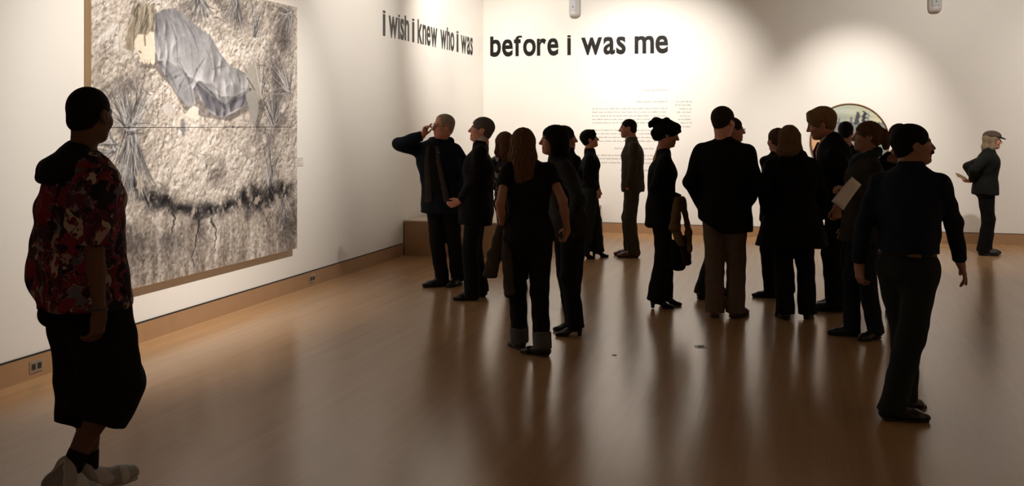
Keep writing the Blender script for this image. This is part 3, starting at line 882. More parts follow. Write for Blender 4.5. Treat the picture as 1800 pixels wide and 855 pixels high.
def hair_geo(M, c, hs, style, h, length=.3):
    face = lambda z=-.03, r=(.070, .075, .096), yy=.112: ell((0, yy, z), r, k=.012, sub=True)
    X = (1, 0, 0)
    pr, cuts, strand = [], [], .0015
    if style == 'buzz':
        pr = [ell((0, -.017, .031), (.080, .101, .092), k=.001), ell((0, -.055, -.03), (.062, .055, .05), k=.02), face(-.04, (.09, .082, .10)), ]
        for s in (-1, 1): pr.append(ell((s * .082, .004, -.022), (.03, .026, .042), k=.008, sub=True))
        cuts = [((0, .35, -1), (0, -.06, -.062))]; strand = .0006
    elif style in ('short', 'shortfull', 'receding'):
        t = {'short': .010, 'shortfull': .02, 'receding': .007}[style]
        zf = {'short': -.045, 'shortfull': -.05, 'receding': .0}[style]
        pr = [ell((0, -.018, .036), (.077 + t, .100 + t, .084 + t), k=.001), ell((0, -.052, -.03), (.054 + t * .2, .048 + t * .2, .056), k=.03)]
        if style == 'shortfull': pr += [cap((-.03, .06, .105), (.04, .065, .10), .02, .018, .03)]
        fr = {'short': (.075, .08, .105), 'shortfull': (.072, .075, .100), 'receding': (.075, .105, .12)}[style]
        pr += [ell((0, .118, zf), fr, k=.012, sub=True)]
        for s in (-1, 1): pr.append(ell((s * .084, .006, -.028), (.032, .028, .046), k=.01, sub=True))
        cuts = [((0, .35, -1), (0, -.06, -.088))]; strand = .0022
    elif style in ('bob', 'long'):
        pr = [ell((0, -.018, .034), (.090, .114, .098), k=.001)]
        L = length
        for s in (-1, 1):
            pr += [cap((s * .066, .01, .03), (s * .078, .005, -.10), .030, .032, .03), cap((s * .078, .0, -.10), (s * .07, -.02, -.10 - (L if style == 'bob' else L * .45)), .032, .022, .03)]
        pr += [cap((0, -.07, .03), (0, -.085, -.10), .05, .045, .04, w=X, wa=.085, wb=.09), cap((0, -.085, -.10), (0, -.095, -.10 - L), .045, .022, .04, w=X, wa=.088, wb=.06 if style == 'long' else .08)]
        pr += [face(-.045, (.060, .10, .105), .118)]; strand = .004
    elif style == 'cropcurl':
        pr = [ell((0, -.022, .036), (.090, .108, .095), k=.001), ell((0, -.07, -.015), (.07, .05, .06), k=.03), ell((0, .118, -.045), (.075, .08, .105), k=.012, sub=True)]
        for s in (-1, 1): pr.append(ell((s * .09, .012, -.03), (.028, .022, .04), k=.01, sub=True))
        strand = .004
    elif style == 'updo':
        pr = [ell((0, -.02, .040), (.094, .120, .100), k=.001), ell((0, -.075, -.02), (.080, .06, .062), k=.03), ell((0, -.125, .082), (.06, .055, .05), k=.015), ell((.01, -.170, .062), (.034, .032, .028), k=.012), ell((0, -.178, .035), (.02, .018, .022), k=.008),
              ell((0, -.120, -.02), (.045, .038, .040), k=.015), ell((.02, -.10, -.062), (.03, .028, .026), k=.012), ell((0, .062, .088), (.062, .046, .036), k=.02), ell((0, .098, .05), (.05, .024, .024), k=.015), ell((.02, -.04, .135), (.03, .03, .02), k=.01), ell((0, .118, -.055), (.068, .070, .098), k=.012, sub=True)]
        strand = .006
    elif style == 'bun':
        pr = [ell((0, -.018, .034), (.086, .108, .095), k=.001), ell((0, -.06, -.02), (.062, .05, .055), k=.03), ell((0, -.135, -.005), (.045, .048, .05), k=.02), ell((.02, -.15, -.055), (.03, .03, .045), k=.02), ell((0, -.12, .04), (.04, .04, .035), k=.02),
              ell((0, .12, -.04), (.068, .078, .100), k=.012, sub=True)]
        for s in (-1, 1): pr.append(ell((s * .088, .012, -.03), (.028, .024, .04), k=.01, sub=True))
        strand = .005
    def post(Fd, x, y, z):
        a = np.arctan2(x, -y + .0001)
        return Fd + strand * np.sin(a * 26 + 3 * np.sin(z * 28)) * (.6 + .4 * np.sin(z * 60 + a * 7))
    V, Q = sdf_mesh(pr, h / hs, cuts, post=post)
    return (V * hs) @ M.T + c, Q

def hand_prims(wr, dr, nrm, side, curl, s=1.0, point=0):
    dr = unit(dr); nrm = A3(nrm); nrm = unit(nrm - dr * (nrm @ dr))
    th = np.cross(dr, nrm) * (1 if side == 'R' else -1)
    pr = [cap(wr, wr + dr * .03 * s, .023 * s, .018 * s, .02, w=th, wa=.028 * s, wb=.032 * s), cap(wr + dr * .03 * s, wr + dr * .082 * s, .017 * s, .013 * s, .02, w=th, wa=.036 * s, wb=.041 * s)]
    for i, (off, L) in enumerate(((.030, .070), (.0105, .079), (-.0095, .073), (-.029, .057))):
        p = wr + dr * .085 * s + th * off * s - dr * abs(off - .0105) * .12 * s; ang = 0
        cc = curl if not (point and i == 0) else curl * .35
        for f, q in ((.46, 1.0), (.30, 1.1), (.24, .7)):
            ang += math.radians(cc * q); dd = dr * math.cos(ang) + nrm * math.sin(ang) + th * off * .8
            p2 = p + unit(dd) * L * f * s; pr.append(cap(p, p2, .0086 * s, .0078 * s, .004)); p = p2
    b0 = wr + dr * .028 * s + th * .026 * s + nrm * .004; b1 = b0 + unit(dr * .75 + th * .65 + nrm * .35) * .042 * s; b2 = b1 + unit(dr * .95 + th * .05 + nrm * .35) * .034 * s
    pr += [cap(b0, b1, .014 * s, .0105 * s, .012), cap(b1, b2, .0100 * s, .0085 * s, .004)]
    return pr

def two_bone(a, b, l1, l2, hint):
    d = b - a; L = np.linalg.norm(d)
    if L > (l1 + l2) * .998: b = a + d / L * (l1 + l2) * .998; d = b - a; L = np.linalg.norm(d)
    if L < abs(l1 - l2) + .02: L = abs(l1 - l2) + .02
    u = unit(d); h = A3(hint); h = unit(h - u * (h @ u))
    x = (l1 * l1 - l2 * l2 + L * L) / (2 * L); yv = math.sqrt(max(l1 * l1 - x * x, 0))
    return a + u * x + h * yv, b

# ---------------------------------------------------------------- person
PEOPLE = []
def person(label, px, gy, H, yaw, head, head_yaw=None, head_pitch=0, head_roll=0, female=False, skin=(.42, .23, .15), hair=None, hair_style='short', hair_len=.3, brow=None,
           chest=None, pelvis=None, feet=None, arms=None, top=None, bottom=None, shoe=('dress', None), hs=1.0, bulk=1.0, eyes=True, fine=False, extras=(), seed=0, hair_label=None, neck_r=.056, pelz=None):
    """head = (px, py) of head centre; feet = {'L':(px, dd, lift, yaw, pitch), ...}; arms = {'L':dict(w=(px,py,dd), hint, dir, n, curl)}"""
    Zp = F_PX * CAM_H / (gy - HOR)
    X0 = (px - 900) / F_PX * Zp
    sight = math.degrees(math.atan((px - 900) / F_PX))
    root = empty('person', cam_to_world(X0, Zp, 0), YAW)
    tag(root, label, 'person')
    PEOPLE.append(root)
    def P(qx, qy, dd=0.0):
        Zq = Zp + dd
        return np.array([(qx - 900) / F_PX * Zq - X0, dd, CAM_H - (qy - HOR) / F_PX * Zq])
    def G(qx, dd=0.0):
        p = P(qx, 300, dd); p[2] = 0; return p
    s = H / 1.75
    Rb = rot(yaw + sight); fw, rt_, up = Rb[:, 1], Rb[:, 0], np.array([0, 0, 1.])
    hy = yaw if head_yaw is None else head_yaw
    Mh = rot(hy + sight, head_pitch, head_roll)
    hc = P(head[0], head[1], head[2] if len(head) > 2 else 0)
    pel = G(pelvis[0], pelvis[1]) if pelvis else np.zeros(3)
    pel = pel + up * ((.535 * H) if pelz is None else pelz)
    if chest: ch = P(chest[0], chest[1], chest[2] if len(chest) > 2 else 0)
    else:
        ch = pel * .18 + hc * .82; ch[2] = .825 * H
        ch = ch - fw * .025
    nb = ch + (hc - ch) * np.array([.35, .35, 0]) + up * .03 * s - fw * .005
    sw = (.155 if female else .18) * s * (1 + (bulk - 1) * .5)
    shd = {'L': ch - rt_ * sw + up * -.030, 'R': ch + rt_ * sw + up * -.030}
    hip = {'L': pel - rt_ * .088 * s - up * .03, 'R': pel + rt_ * .088 * s - up * .03}
    # legs
    feet = feet or {'L': (px - 14, 0, 0, yaw, 0), 'R': (px + 14, 0, 0, yaw, 0)}
    foot, ank, knee = {}, {}, {}
    for k in 'LR':
        f = feet[k]; g = G(f[0], f[1]); g[2] = f[2]
        Mf = rot(f[3] + sight, f[4] if len(f) > 4 else 0)
        foot[k] = (g, Mf); a = g + Mf @ np.array([0, -.01, .085 if shoe[0] != 'heel' else .11])
        LL = (.535 * H - .03 - a[2] + g[2]) * 1.006
        LL = max(LL, min(np.linalg.norm(hip[k] - a) * 1.003, LL * 1.07))
        kn, a2 = two_bone(hip[k], a, .51 * LL, .49 * LL, fw * 1.0 + Mf[:, 1] * .3)
        knee[k], ank[k] = kn, a
    # arms
    arms = arms or {}
    elb, wri, hdir, hn, hcurl, harm = {}, {}, {}, {}, {}, {}
    for k in 'LR':
        sg = -1 if k == 'L' else 1
        A = arms.get(k, {})
        w = P(*A['w']) if 'w' in A else shd[k] + rt_ * sg * .05 - up * .52 * s + fw * .06
        hint = A.get('hint', -fw + rt_ * sg * .5)
        if isinstance(hint, str):
            hint = {'out': rt_ * sg, 'back': -fw, 'down': -up, 'left': np.array([-1, 0, -.3])}[hint]
        e, w = two_bone(shd[k], w, .295 * s, .255 * s, hint)
        elb[k], wri[k] = e, w
        hdir[k] = unit(A3(A['dir'])) if 'dir' in A else unit(w - e)
        hn[k] = A3(A['n']) if 'n' in A else (-rt_ * sg + fw * .2)
        hcurl[k] = A.get('curl', 28); harm[k] = A
    hsz = (.9 if female else 1.0) * s
    h1 = .005 if fine else .0065
    hb = .013 if fine else .016
    # ---- body (one continuous figure: torso+legs, head+neck, arms+hands in a single mesh)
    brow_c = brow or (tuple(c * .8 for c in hair) if hair else tuple(c * .3 for c in skin))
    parts = [head_geo(Mh, hc, hs * s, nb, skin, brow_c, female, h1, neck_r * (.80 if female else .92))]
    bp = [cap(pel + up * .02, (pel + ch) / 2, .085 * s, .08 * s, .04, w=rt_, wa=.125 * s, wb=.11 * s), cap((pel + ch) / 2, ch - up * .08, .08 * s, .085 * s, .04, w=rt_, wa=.11 * s, wb=.13 * s)]
    for k in 'LR':
        bp += [cap(hip[k], knee[k], .068 * s, .048 * s, .03), cap(knee[k], knee[k] + (ank[k] - knee[k]) * .35, .046 * s, .054 * s, .03), cap(knee[k] + (ank[k] - knee[k]) * .35, ank[k], .054 * s, .034 * s, .03), cap(ch - up * .05, shd[k] - up * .04, .045 * s, .034 * s, .03), cap(shd[k] - up * .04, elb[k], .034 * s, .034 * s, .02)]
    g = sdf_mesh(bp, hb); parts.append((g[0], g[1], np.tile(A3(skin), (len(g[0]), 1))))
    for k in 'LR':
        up0 = shd[k] + (elb[k] - shd[k]) * .3
        ar = [cap(up0, elb[k], .043 * s * (.92 if female else 1), .036 * s * (.92 if female else 1), .02), cap(elb[k], elb[k] + (wri[k] - elb[k]) * .35, .036 * s, .036 * s * (.92 if female else 1), .02),
              cap(elb[k] + (wri[k] - elb[k]) * .35, wri[k], .036 * s * (.92 if female else 1), .024 * s, .02)]
        if not harm[k].get('hide'):
            ar += hand_prims(wri[k], hdir[k], hn[k], k, hcurl[k], hsz, harm[k].get('point', 0))
        g = sdf_mesh(ar, .005 if fine else .0065); parts.append((g[0], g[1], np.tile(A3(skin), (len(g[0]), 1))))
    V, Q, C = join(parts)
    body = mesh_obj('body', V, Q, M_skin, root, True, C)
    if eyes:
        for sg in (-1, 1):
            T = Mh @ (np.array([sg * .032, .0765, .002]) * hs * s) + hc
            MM = Matrix([[*(Mh[i] * hs * s), T[i]] for i in range(3)] + [[0, 0, 0, 1]])
            link_copy('eye', EYE, body, MM)
    if hair is not None:
        g = hair_geo(Mh, hc, hs * s, hair_style, .005 if fine else .0065, hair_len)
        ho = mesh_obj('hair', g[0], g[1], plain('hair_' + str(seed), hair, 0.75, 0.35, 40, 0.5, 130, spec=0.12), root)
        if hair_label: ho['label'] = hair_label
    # ---- top garment(s)
    if top:
        t = dict(mat=None, name='shirt', hem=.50, sleeve='long', collar=.03, ease=.0, flare=0.0, wr=.005, cr=.068, cuff=.036); t.update(top)
        z_at = lambda f: pel + (ch - pel) * ((f * H - pel[2]) / (ch[2] - pel[2]))
        e = t['ease']
        if female: st = [(.806, .105, .056), (.762, .146, .090), (.725, .165, .118), (.665, .142, .104), (.62, .132, .100), (.565, .158, .115), (.515, .176, .126)]
        else: st = [(.812, .120, .060), (.768, .168, .098), (.73, .187, .122), (.67, .172, .118), (.62, .166, .118), (.565, .172, .122), (.515, .178, .125)]
        st = [(f, (w * bulk + e) * s, (d * bulk + e) * s) for f, w, d in st]
        f = .515
        while f > t['hem']:
            f = max(f - .05, t['hem']); w, d = st[-1][1:]; st.append((f, w * (1 + t['flare'] * .05), d * (1 + t['flare'] * .05)))
        while len(st) > 2 and st[-1][0] < t['hem']:
            last = st.pop()
            if st[-1][0] > t['hem']:
                q = (st[-1][0] - t['hem']) / (st[-1][0] - last[0])
                st.append((t['hem'], st[-1][1] + (last[1] - st[-1][1]) * q, st[-1][2] + (last[2] - st[-1][2]) * q)); break
        pr = []
        for i in range(len(st) - 1):
            (f0, w0, d0), (f1, w1, d1) = st[i], st[i + 1]
            bust = fw * (.012 if female and .7 < f0 < .78 else 0)
            pr.append(cap(z_at(f0) + bust, z_at(f1), d0, d1, .035, w=rt_, wa=w0, wb=w1))
        ntorso = len(pr)
        for k in 'LR':
            tr = .044 * s * bulk + e * .3
            pr.append(cap(nb - up * .010, shd[k] - up * .024, tr, tr * .98, .05))
            ra, rb, rc = (.054 * s * bulk + e * .45), (.048 * s * bulk + e * .45), (t['cuff'] * s + e * .3)
            if female: ra *= .93; rb *= .93
            if t['sleeve'] == 'long':
                pr += [cap(shd[k] - up * .022, elb[k], ra, rb, .03), cap(elb[k], elb[k] + (wri[k] - elb[k]) * .97, rb, rc, .02, flat=True)]
            elif t['sleeve'] == 'short':
                q = t.get('slen', .55); ee = shd[k] + (elb[k] - shd[k]) * q
                pr += [cap(shd[k] - up * .01, ee, ra, ra * 1.02, .03, flat=True)]
        if t['collar']: pr.append(cap(nb - up * .03, nb + (hc - nb) * .02 + up * t['collar'], t['cr'] * s * 1.12, t['cr'] * s, .02, flat=True))
        adds = [ex(P, fw, rt_, up, dict(sh=shd, el=elb, wr=wri, ch=ch, pel=pel, nb=nb, s=s, hip=hip)) for ex in t.get('add', ())]
        hem = z_at(t['hem'])
        for q in pr[:ntorso] + adds: q['cut'] = [((0, 0, -1), hem)] + [(nv, P(*pp)) for nv, pp in t.get('cuts', ())]
        pr += adds
        g = sdf_mesh(pr, .009 if fine else .0115, wrinkle=t['wr'], wscale=8 if not fine else 10, seed=seed + px * .01)
        to = mesh_obj(t['name'], g[0], g[1], t['mat'], root)
        if t.get('label'): to['label'] = t['label']
    if bottom:
        b = dict(mat=None, name='trousers', top=.60, thigh=.088, knee=.072, hem=.068, end=.045, ease=0.0, wr=.004); b.update(bottom)
        e = b['ease']
        tp = pel + (ch - pel) * ((b['top'] * H - pel[2]) / (ch[2] - pel[2]))
        hw = (.160 if female else .158) * s * bulk + e
        pr = [cap(tp, pel - up * .02, .103 * s * bulk + e, .112 * s * bulk + e, .03, w=rt_, wa=(.128 if female else .152) * s * bulk + e, wb=hw, flat0=True), cap(pel - up * .02, pel - up * .09 * s, .112 * s * bulk + e, .085 * s + e, .04, w=rt_, wa=hw, wb=hw * .9),
              ell(pel - fw * .055 - up * .045, (.13 * s * bulk, .075 * s, .085 * s), Rb.T, .04)]
        for k in 'LR':
            g0, Mf = foot[k]
            bot = ank[k] + (ank[k] - knee[k]) * (.045 / .42 if b['end'] < .06 else 0) - fw * .004
            if b['end'] > .2:   # shorts end on the shin
                bot = knee[k] + (ank[k] - knee[k]) * (1 - b['end'])
            pr += [cap(hip[k] - up * .01, knee[k], b['thigh'] * s * bulk + e, b['knee'] * s + e, .035), cap(knee[k], bot, b['knee'] * s + e, b['hem'] * s + e, .025, flat=True)]
        for ex in b.get('add', ()): pr.append(ex(P, fw, rt_, up, dict(hip=hip, kn=knee, an=ank, pel=pel, s=s)))
        g = sdf_mesh(pr, .009 if fine else .0115, cuts=[((0, 0, -1), (0, 0, .018))], wrinkle=b['wr'], wscale=9, seed=seed + 3)
        bo = mesh_obj(b['name'], g[0], g[1], b['mat'], root)
        if b.get('label'): bo['label'] = b['label']
    mu = shoe[1] or M_leather; ms = shoe[2] if len(shoe) > 2 else M_sole
    su, ss = get_shoe(shoe[0], mu, ms)
    fs = (.92 if female else 1.04) * s
    for k in 'LR':
        g0, Mf = foot[k]
        MM = Matrix([[*(Mf[i] * fs), g0[i]] for i in range(3)] + [[0, 0, 0, 1]])
        so = link_copy('shoe', su, root, MM)
        link_copy('sole', ss, so, Matrix.Identity(4))
    ctx = dict(P=P, fw=fw, rt=rt_, up=up, sh=shd, el=elb, wr=wri, ch=ch, pel=pel, nb=nb, s=s, hc=hc, Mh=Mh, hs=hs * s, root=root, body=body, kn=knee, an=ank, hip=hip, H=H, foot=foot, top=(to if top else None))
    for ex in extras: ex(ctx)
    return ctx

# small worn parts -------------------------------------------------
def part(ctx, name, prims, h, mat, parent=None, label=None, **kw):
    g = sdf_mesh(prims, h, **kw)
    o = mesh_obj(name, g[0], g[1], mat, parent or ctx['root'])
    if label: o['label'] = label
    return o

def H2W(ctx, p):
    return ctx['Mh'] @ (A3(p) * ctx['hs']) + ctx['hc']

M_wire = plain('dark_glasses_frame', (0.05, 0.04, 0.035), 0.3, metal=0.6)
def glasses(ctx):
    V, Q = [], []
    def tube(pts, r=.0022, closed=False):
        pts = [H2W(ctx, p) for p in pts]; n = len(pts); b = len(V)
        for i, p in enumerate(pts):
            t = unit(pts[(i + 1) % n if closed else min(i + 1, n - 1)] - pts[i - 1 if (i or closed) else 0])
            a = unit(np.cross(t, (0.1, .2, 1))); c = np.cross(t, a)
            for j in range(6):
                V.append(p + r * (a * math.cos(j * math.pi / 3) + c * math.sin(j * math.pi / 3)))
        for i in range(n if closed else n - 1):
            for j in range(6):
                i2 = (i + 1) % n
                Q.append((b + i * 6 + j, b + i * 6 + (j + 1) % 6, b + i2 * 6 + (j + 1) % 6, b + i2 * 6 + j))
    for s in (-1, 1):
        tube([(s * (.033 + .023 * math.cos(a)), .108 - .0 * abs(math.cos(a)), .000 + .017 * math.sin(a)) for a in np.linspace(0, 2 * math.pi, 16, endpoint=False)], closed=True)
        tube([(s * .056, .106, .006), (s * .074, .05, .006), (s * .082, -.01, .004), (s * .080, -.025, -.012)])
    tube([(-.010, .110, .004), (0, .113, .007), (.010, .110, .004)])
    mesh_obj('glasses', V, Q, M_wire, ctx['root'])

def moustache(col, w=.03):
    def f(ctx):
        pr = []
        for s in (-1, 1):
            pr += [cap(H2W(ctx, (0, .104, -.043)), H2W(ctx, (s * w * .6, .099, -.047)), .0095 * ctx['hs'], .0095 * ctx['hs'], .008), cap(H2W(ctx, (s * w * .6, .099, -.047)), H2W(ctx, (s * w, .086, -.058)), .0095 * ctx['hs'], .005 * ctx['hs'], .008)]
        part(ctx, 'moustache', pr, .0045, plain('moustache_hair', col, 0.8, 0.3, 60, spec=0.1))
    return f

def shirt_collar(mat, r=.062, hgt=.04, drop=.02):
    def f(ctx):
        a = ctx['nb'] - ctx['up'] * drop; b = ctx['nb'] + (ctx['hc'] - ctx['nb']) * .12 + ctx['up'] * hgt
        pr = [cap(a, b, r * ctx['s'] * 1.08, r * ctx['s'], .01, flat=True, flat0=True)]
        for s in (-1, 1):
            q = b + ctx['fw'] * .05 + ctx['rt'] * s * .03 - ctx['up'] * .012
            pr.append(cap(q, q + ctx['fw'] * .022 - ctx['up'] * .05 + ctx['rt'] * s * .012, .014, .008, .008))
        part(ctx, 'shirt_collar', pr, .007, mat)
    return f

def front_panel(name, mat, off, z0, z1, wtop, wbot, proud, label=None, sx0=0.0, sx1=0.0, th=.012):
    """a strip of cloth (tie, lapel, lining) lying on the chest"""
    def f(ctx):
        H, s = ctx['H'], ctx['s']; ch, pel, fw, rt_ = ctx['ch'], ctx['pel'], ctx['fw'], ctx['rt']
        def z_at(q): return pel + (ch - pel) * ((q * H - pel[2]) / (ch[2] - pel[2]))
        dep = lambda q: (.075 + .055 * min(1, (.82 - q) / .06)) * s if q > .76 else .13 * s
        pts = np.linspace(z0, z1, 5); pr = []
        for i in range(4):
            t0, t1 = i / 4, (i + 1) / 4
            p0 = z_at(pts[i]) + fw * (dep(pts[i]) + proud) + rt_ * (off + sx0 + (sx1 - sx0) * t0); p1 = z_at(pts[i + 1]) + fw * (dep(pts[i + 1]) + proud) + rt_ * (off + sx0 + (sx1 - sx0) * t1)
            pr.append(cap(p0, p1, th, th, .01, w=rt_, wa=wtop + (wbot - wtop) * t0, wb=wtop + (wbot - wtop) * t1))
        part(ctx, name, pr, .008, mat, label=label)
    return f

def paper(ctx, corners, label, mat=None, group=None):
    """hand-held sheet: four corner points (px, py, dd)"""
    ps = [ctx['P'](*c) for c in corners]; root = ctx['root']
    c = sum(ps) / 4; nx, ny = 7, 5; V = []
    n = unit(np.cross(ps[1] - ps[0], ps[3] - ps[0]))
    for sgn in (0, 1):
        for i in range(nx):
            for j in range(ny):
                u, v = i / (nx - 1), j / (ny - 1)
                p = (ps[0] * (1 - u) + ps[1] * u) * (1 - v) + (ps[3] * (1 - u) + ps[2] * u) * v
                V.append(p - c + n * (.006 * math.sin(u * 3.1) + .003 * math.cos(v * 4) + sgn * .0015))
    Fq = []
    N = nx * ny
    for i in range(nx - 1):
        for j in range(ny - 1):
            a = i * ny + j; q = (a, a + ny, a + ny + 1, a + 1); Fq.append(q); Fq.append(tuple(x + N for x in q[::-1]))
    rim = [i * ny for i in range(nx)] + [(nx - 1) * ny + j for j in range(1, ny)] + [i * ny + ny - 1 for i in range(nx - 2, -1, -1)] + [j for j in range(ny - 2, 0, -1)]
    for a, b in zip(rim, rim[1:] + rim[:1]): Fq.append((b, a, a + N, b + N))
    o = mesh_obj('paper', V, Fq, mat or M_paper, None, True)
    th = YAW; w = root.location
    o.location = (w.x + c[0] * math.cos(th) - c[1] * math.sin(th), w.y + c[0] * math.sin(th) + c[1] * math.cos(th), c[2])
    o.rotation_euler = (0, 0, th)
    tag(o, label, 'paper')

def held(ctx, name, cat, label, parts_):
    """top-level carried thing made of parts: (part name, prims, material, res)"""
    root = ctx['root']; o = empty(name, root.location, YAW); tag(o, label, cat)
    lo = min(min(pbounds(p)[0][2] for p in pr) for _, pr, _, _ in parts_)
    cxy = np.mean([np.mean([(pbounds(p)[0] + pbounds(p)[1]) / 2 for p in pr], 0) for _, pr, _, _ in parts_], 0)
    off = np.array([cxy[0], cxy[1], lo])
    th = YAW; w = root.location
    o.location = (w.x + off[0] * math.cos(th) - off[1] * math.sin(th), w.y + off[0] * math.sin(th) + off[1] * math.cos(th), off[2])
    for nm, pr, mt, h in parts_:
        g = sdf_mesh(pr, h, wrinkle=.004, wscale=16)
        mesh_obj(nm, g[0] - off, g[1], mt, o)
    return o

#PEOPLE_START
BLK = cloth('black_wool', (0.006, 0.0055, 0.006))
BLK2 = cloth('black_cotton', (0.009, 0.008, 0.008))
NAVY = cloth('navy_parka_cloth', (0.008, 0.011, 0.018))
NAVYSH = cloth('dark_navy_shirt', (0.012, 0.016, 0.026))
GREENT = cloth('dark_green_grey_trousers', (0.020, 0.024, 0.021))
JEANS = cloth('dark_denim', (0.014, 0.018, 0.026))
KHAKI = cloth('khaki_trousers', (0.115, 0.085, 0.062))
GREYTOP = cloth('charcoal_top', (0.022, 0.022, 0.022))
OLIVE = cloth('olive_brown_suit', (0.050, 0.042, 0.028))
WHITEC = cloth('white_shirt_cloth', (0.62, 0.58, 0.54), noise=.05)
SKIN_D = (.115, .052, .030); SKIN_L = (.60, .28, .19); SKIN_M = (.48, .22, .145); SKIN_P = (.68, .33, .24)

# 1 man in patterned hooded shirt
HOODIE = pattern_mat('patterned_shirt_cloth', [(0.0, (0.012, 0.010, 0.016)), (0.30, (0.018, 0.014, 0.022)), (0.38, (0.19, 0.016, 0.030)), (0.52, (0.15, 0.012, 0.024)), (0.60, (0.03, 0.024, 0.040)), (0.68, (0.12, 0.11, 0.13)), (0.76, (0.42, 0.36, 0.29)), (0.84, (0.18, 0.014, 0.03)), (1.0, (0.016, 0.014, 0.020))], 20, 0.9, 0.16)
def hood(ctx):
    nb, up, fw, rt_ = ctx['nb'], ctx['up'], ctx['fw'], ctx['rt']
    b = nb + up * .015
    pr = [cap(b - fw * .03 + up * .03, b - fw * .12 - up * .05, .055, .06, .04, w=rt_, wa=.085, wb=.115), cap(b - fw * .12 - up * .05, b - fw * .165 - up * .085, .055, .03, .03, w=rt_, wa=.11, wb=.08)]
    for s in (-1, 1): pr.append(cap(b - fw * .05 + rt_ * s * .075 + up * .005, b + fw * .06 + rt_ * s * .06 - up * .04, .035, .025, .03))
    part(ctx, 'hood', pr, .01, BLK2, label='black hood hanging down the back', wrinkle=.003, wscale=14)
def bracelet(ctx):
    w, e = ctx['wr']['R'], ctx['el']['R']; d = unit(w - e); c = w - d * .004
    part(ctx, 'bracelet', [cap(c - d * .006, c + d * .006, .034, .034, .002, flat=True, flat0=True)], .006, M_dark_plastic)
def socks(ctx):
    pr = []
    for k in 'LR': a, kn = ctx['an'][k], ctx['kn'][k]; part(ctx, 'sock', [cap(a, a + (kn - a) * .30, .044, .047, .01, flat=True)], .009, BLK2)
person('man walking in a red and black patterned hooded shirt, long black shorts and sneakers', 158, 885, 1.84, 62, (159, 203, 0), 40, -3, skin=SKIN_D, hair=(.006, .005, .005), hair_style='buzz',
       chest=(142, 296, 0), pelvis=(148, 0), feet={'L': (163, .10, 0, 70, 8), 'R': (108, -.08, .05, 68, -22)},
       arms={'R': dict(w=(175, 548, -.22), hint=(-1, 0, -.2), dir=(-.12, 0, -1), n=(-.8, .3, 0), curl=32), 'L': dict(w=(196, 505, .25), hint='back', hide=True)},
       top=dict(mat=HOODIE, name='shirt', hem=.485, sleeve='short', slen=.98, ease=.030, collar=.02, wr=.006, flare=1.2, add=[lambda P, fw, rt_, up, j: cap(j['pel'] + up * .06, j['pel'] - up * .13, .155, .165, .05, w=rt_, wa=.20, wb=.215), lambda P, fw, rt_, up, j: cap(P(105, 380, -.02), P(78, 488, -.02), .09, .075, .06, w=rt_, wa=.10, wb=.12)]), bottom=dict(mat=BLK, name='shorts', thigh=.118, knee=.120, hem=.122, end=.62, ease=.014, top=.53, wr=.005, add=[lambda P, fw, rt_, up, j: ell(j['pel'] - fw * .10 - up * .12, (.11, .075, .08), k=.05)]),
       shoe=('sneaker', M_sneak, M_wsole), fine=True, extras=[hood, bracelet, socks], seed=1, hs=.98, bulk=1.0)

# 2 man with glasses, hand raised
def p2x(ctx):
    front_panel('shirt_front', BLK2, 0, .80, .56, .05, .07, .042)(ctx)
    LIN = cloth('grey_brown_lining', (0.045, 0.036, 0.034))
    front_panel('coat_lining', LIN, -.05, .815, .50, .025, .045, .046, 'grey-brown lining turned out', 0, -.05)(ctx)
    front_panel('coat_lining', LIN, .05, .815, .50, .025, .045, .046, 'grey-brown lining turned out', 0, .05)(ctx)
    nb, up, fw, rt_ = ctx['nb'], ctx['up'], ctx['fw'], ctx['rt']
    part(ctx, 'hood', [cap(nb - fw * .05 + up * .01 - rt_ * .10, nb - fw * .05 + up * .01 + rt_ * .10, .05, .05, .03), cap(nb - fw * .09 - rt_ * .05, nb - fw * .09 + rt_ * .05, .065, .065, .03)], .013, NAVY)
    part(ctx, 'button', [ell(ctx['P'](771, 268, -.20), (.007, .007, .007))], .005, WHITEC)
person('grey-haired man adjusting his glasses with a raised hand, in an open dark parka', 778, 503, 1.79, -160, (779, 223, -.03), -118, 0, skin=SKIN_P, hair=(.34, .28, .21), hair_style='receding', chest=(768, 256, 0), pelvis=(779, 0),
       feet={'L': (804, .05, 0, -150, 0), 'R': (775, -.02, 0, -110, 0)}, hs=1.05, bulk=1.08,
       arms={'R': dict(w=(743, 239, -.16), hint=(-1, .15, -.45), dir=(.35, 0, .9), n=(.6, -.4, 0), curl=38, point=1), 'L': dict(w=(806, 345, -.10), hint='out')},
       top=dict(mat=NAVY, name='parka', hem=.435, ease=.035, flare=1.5, collar=.02, wr=.006, cr=.075, cuff=.042), bottom=dict(mat=BLK2, thigh=.09, knee=.075, hem=.07), extras=[glasses, p2x, shirt_collar(BLK2, .066, .02)], seed=2)

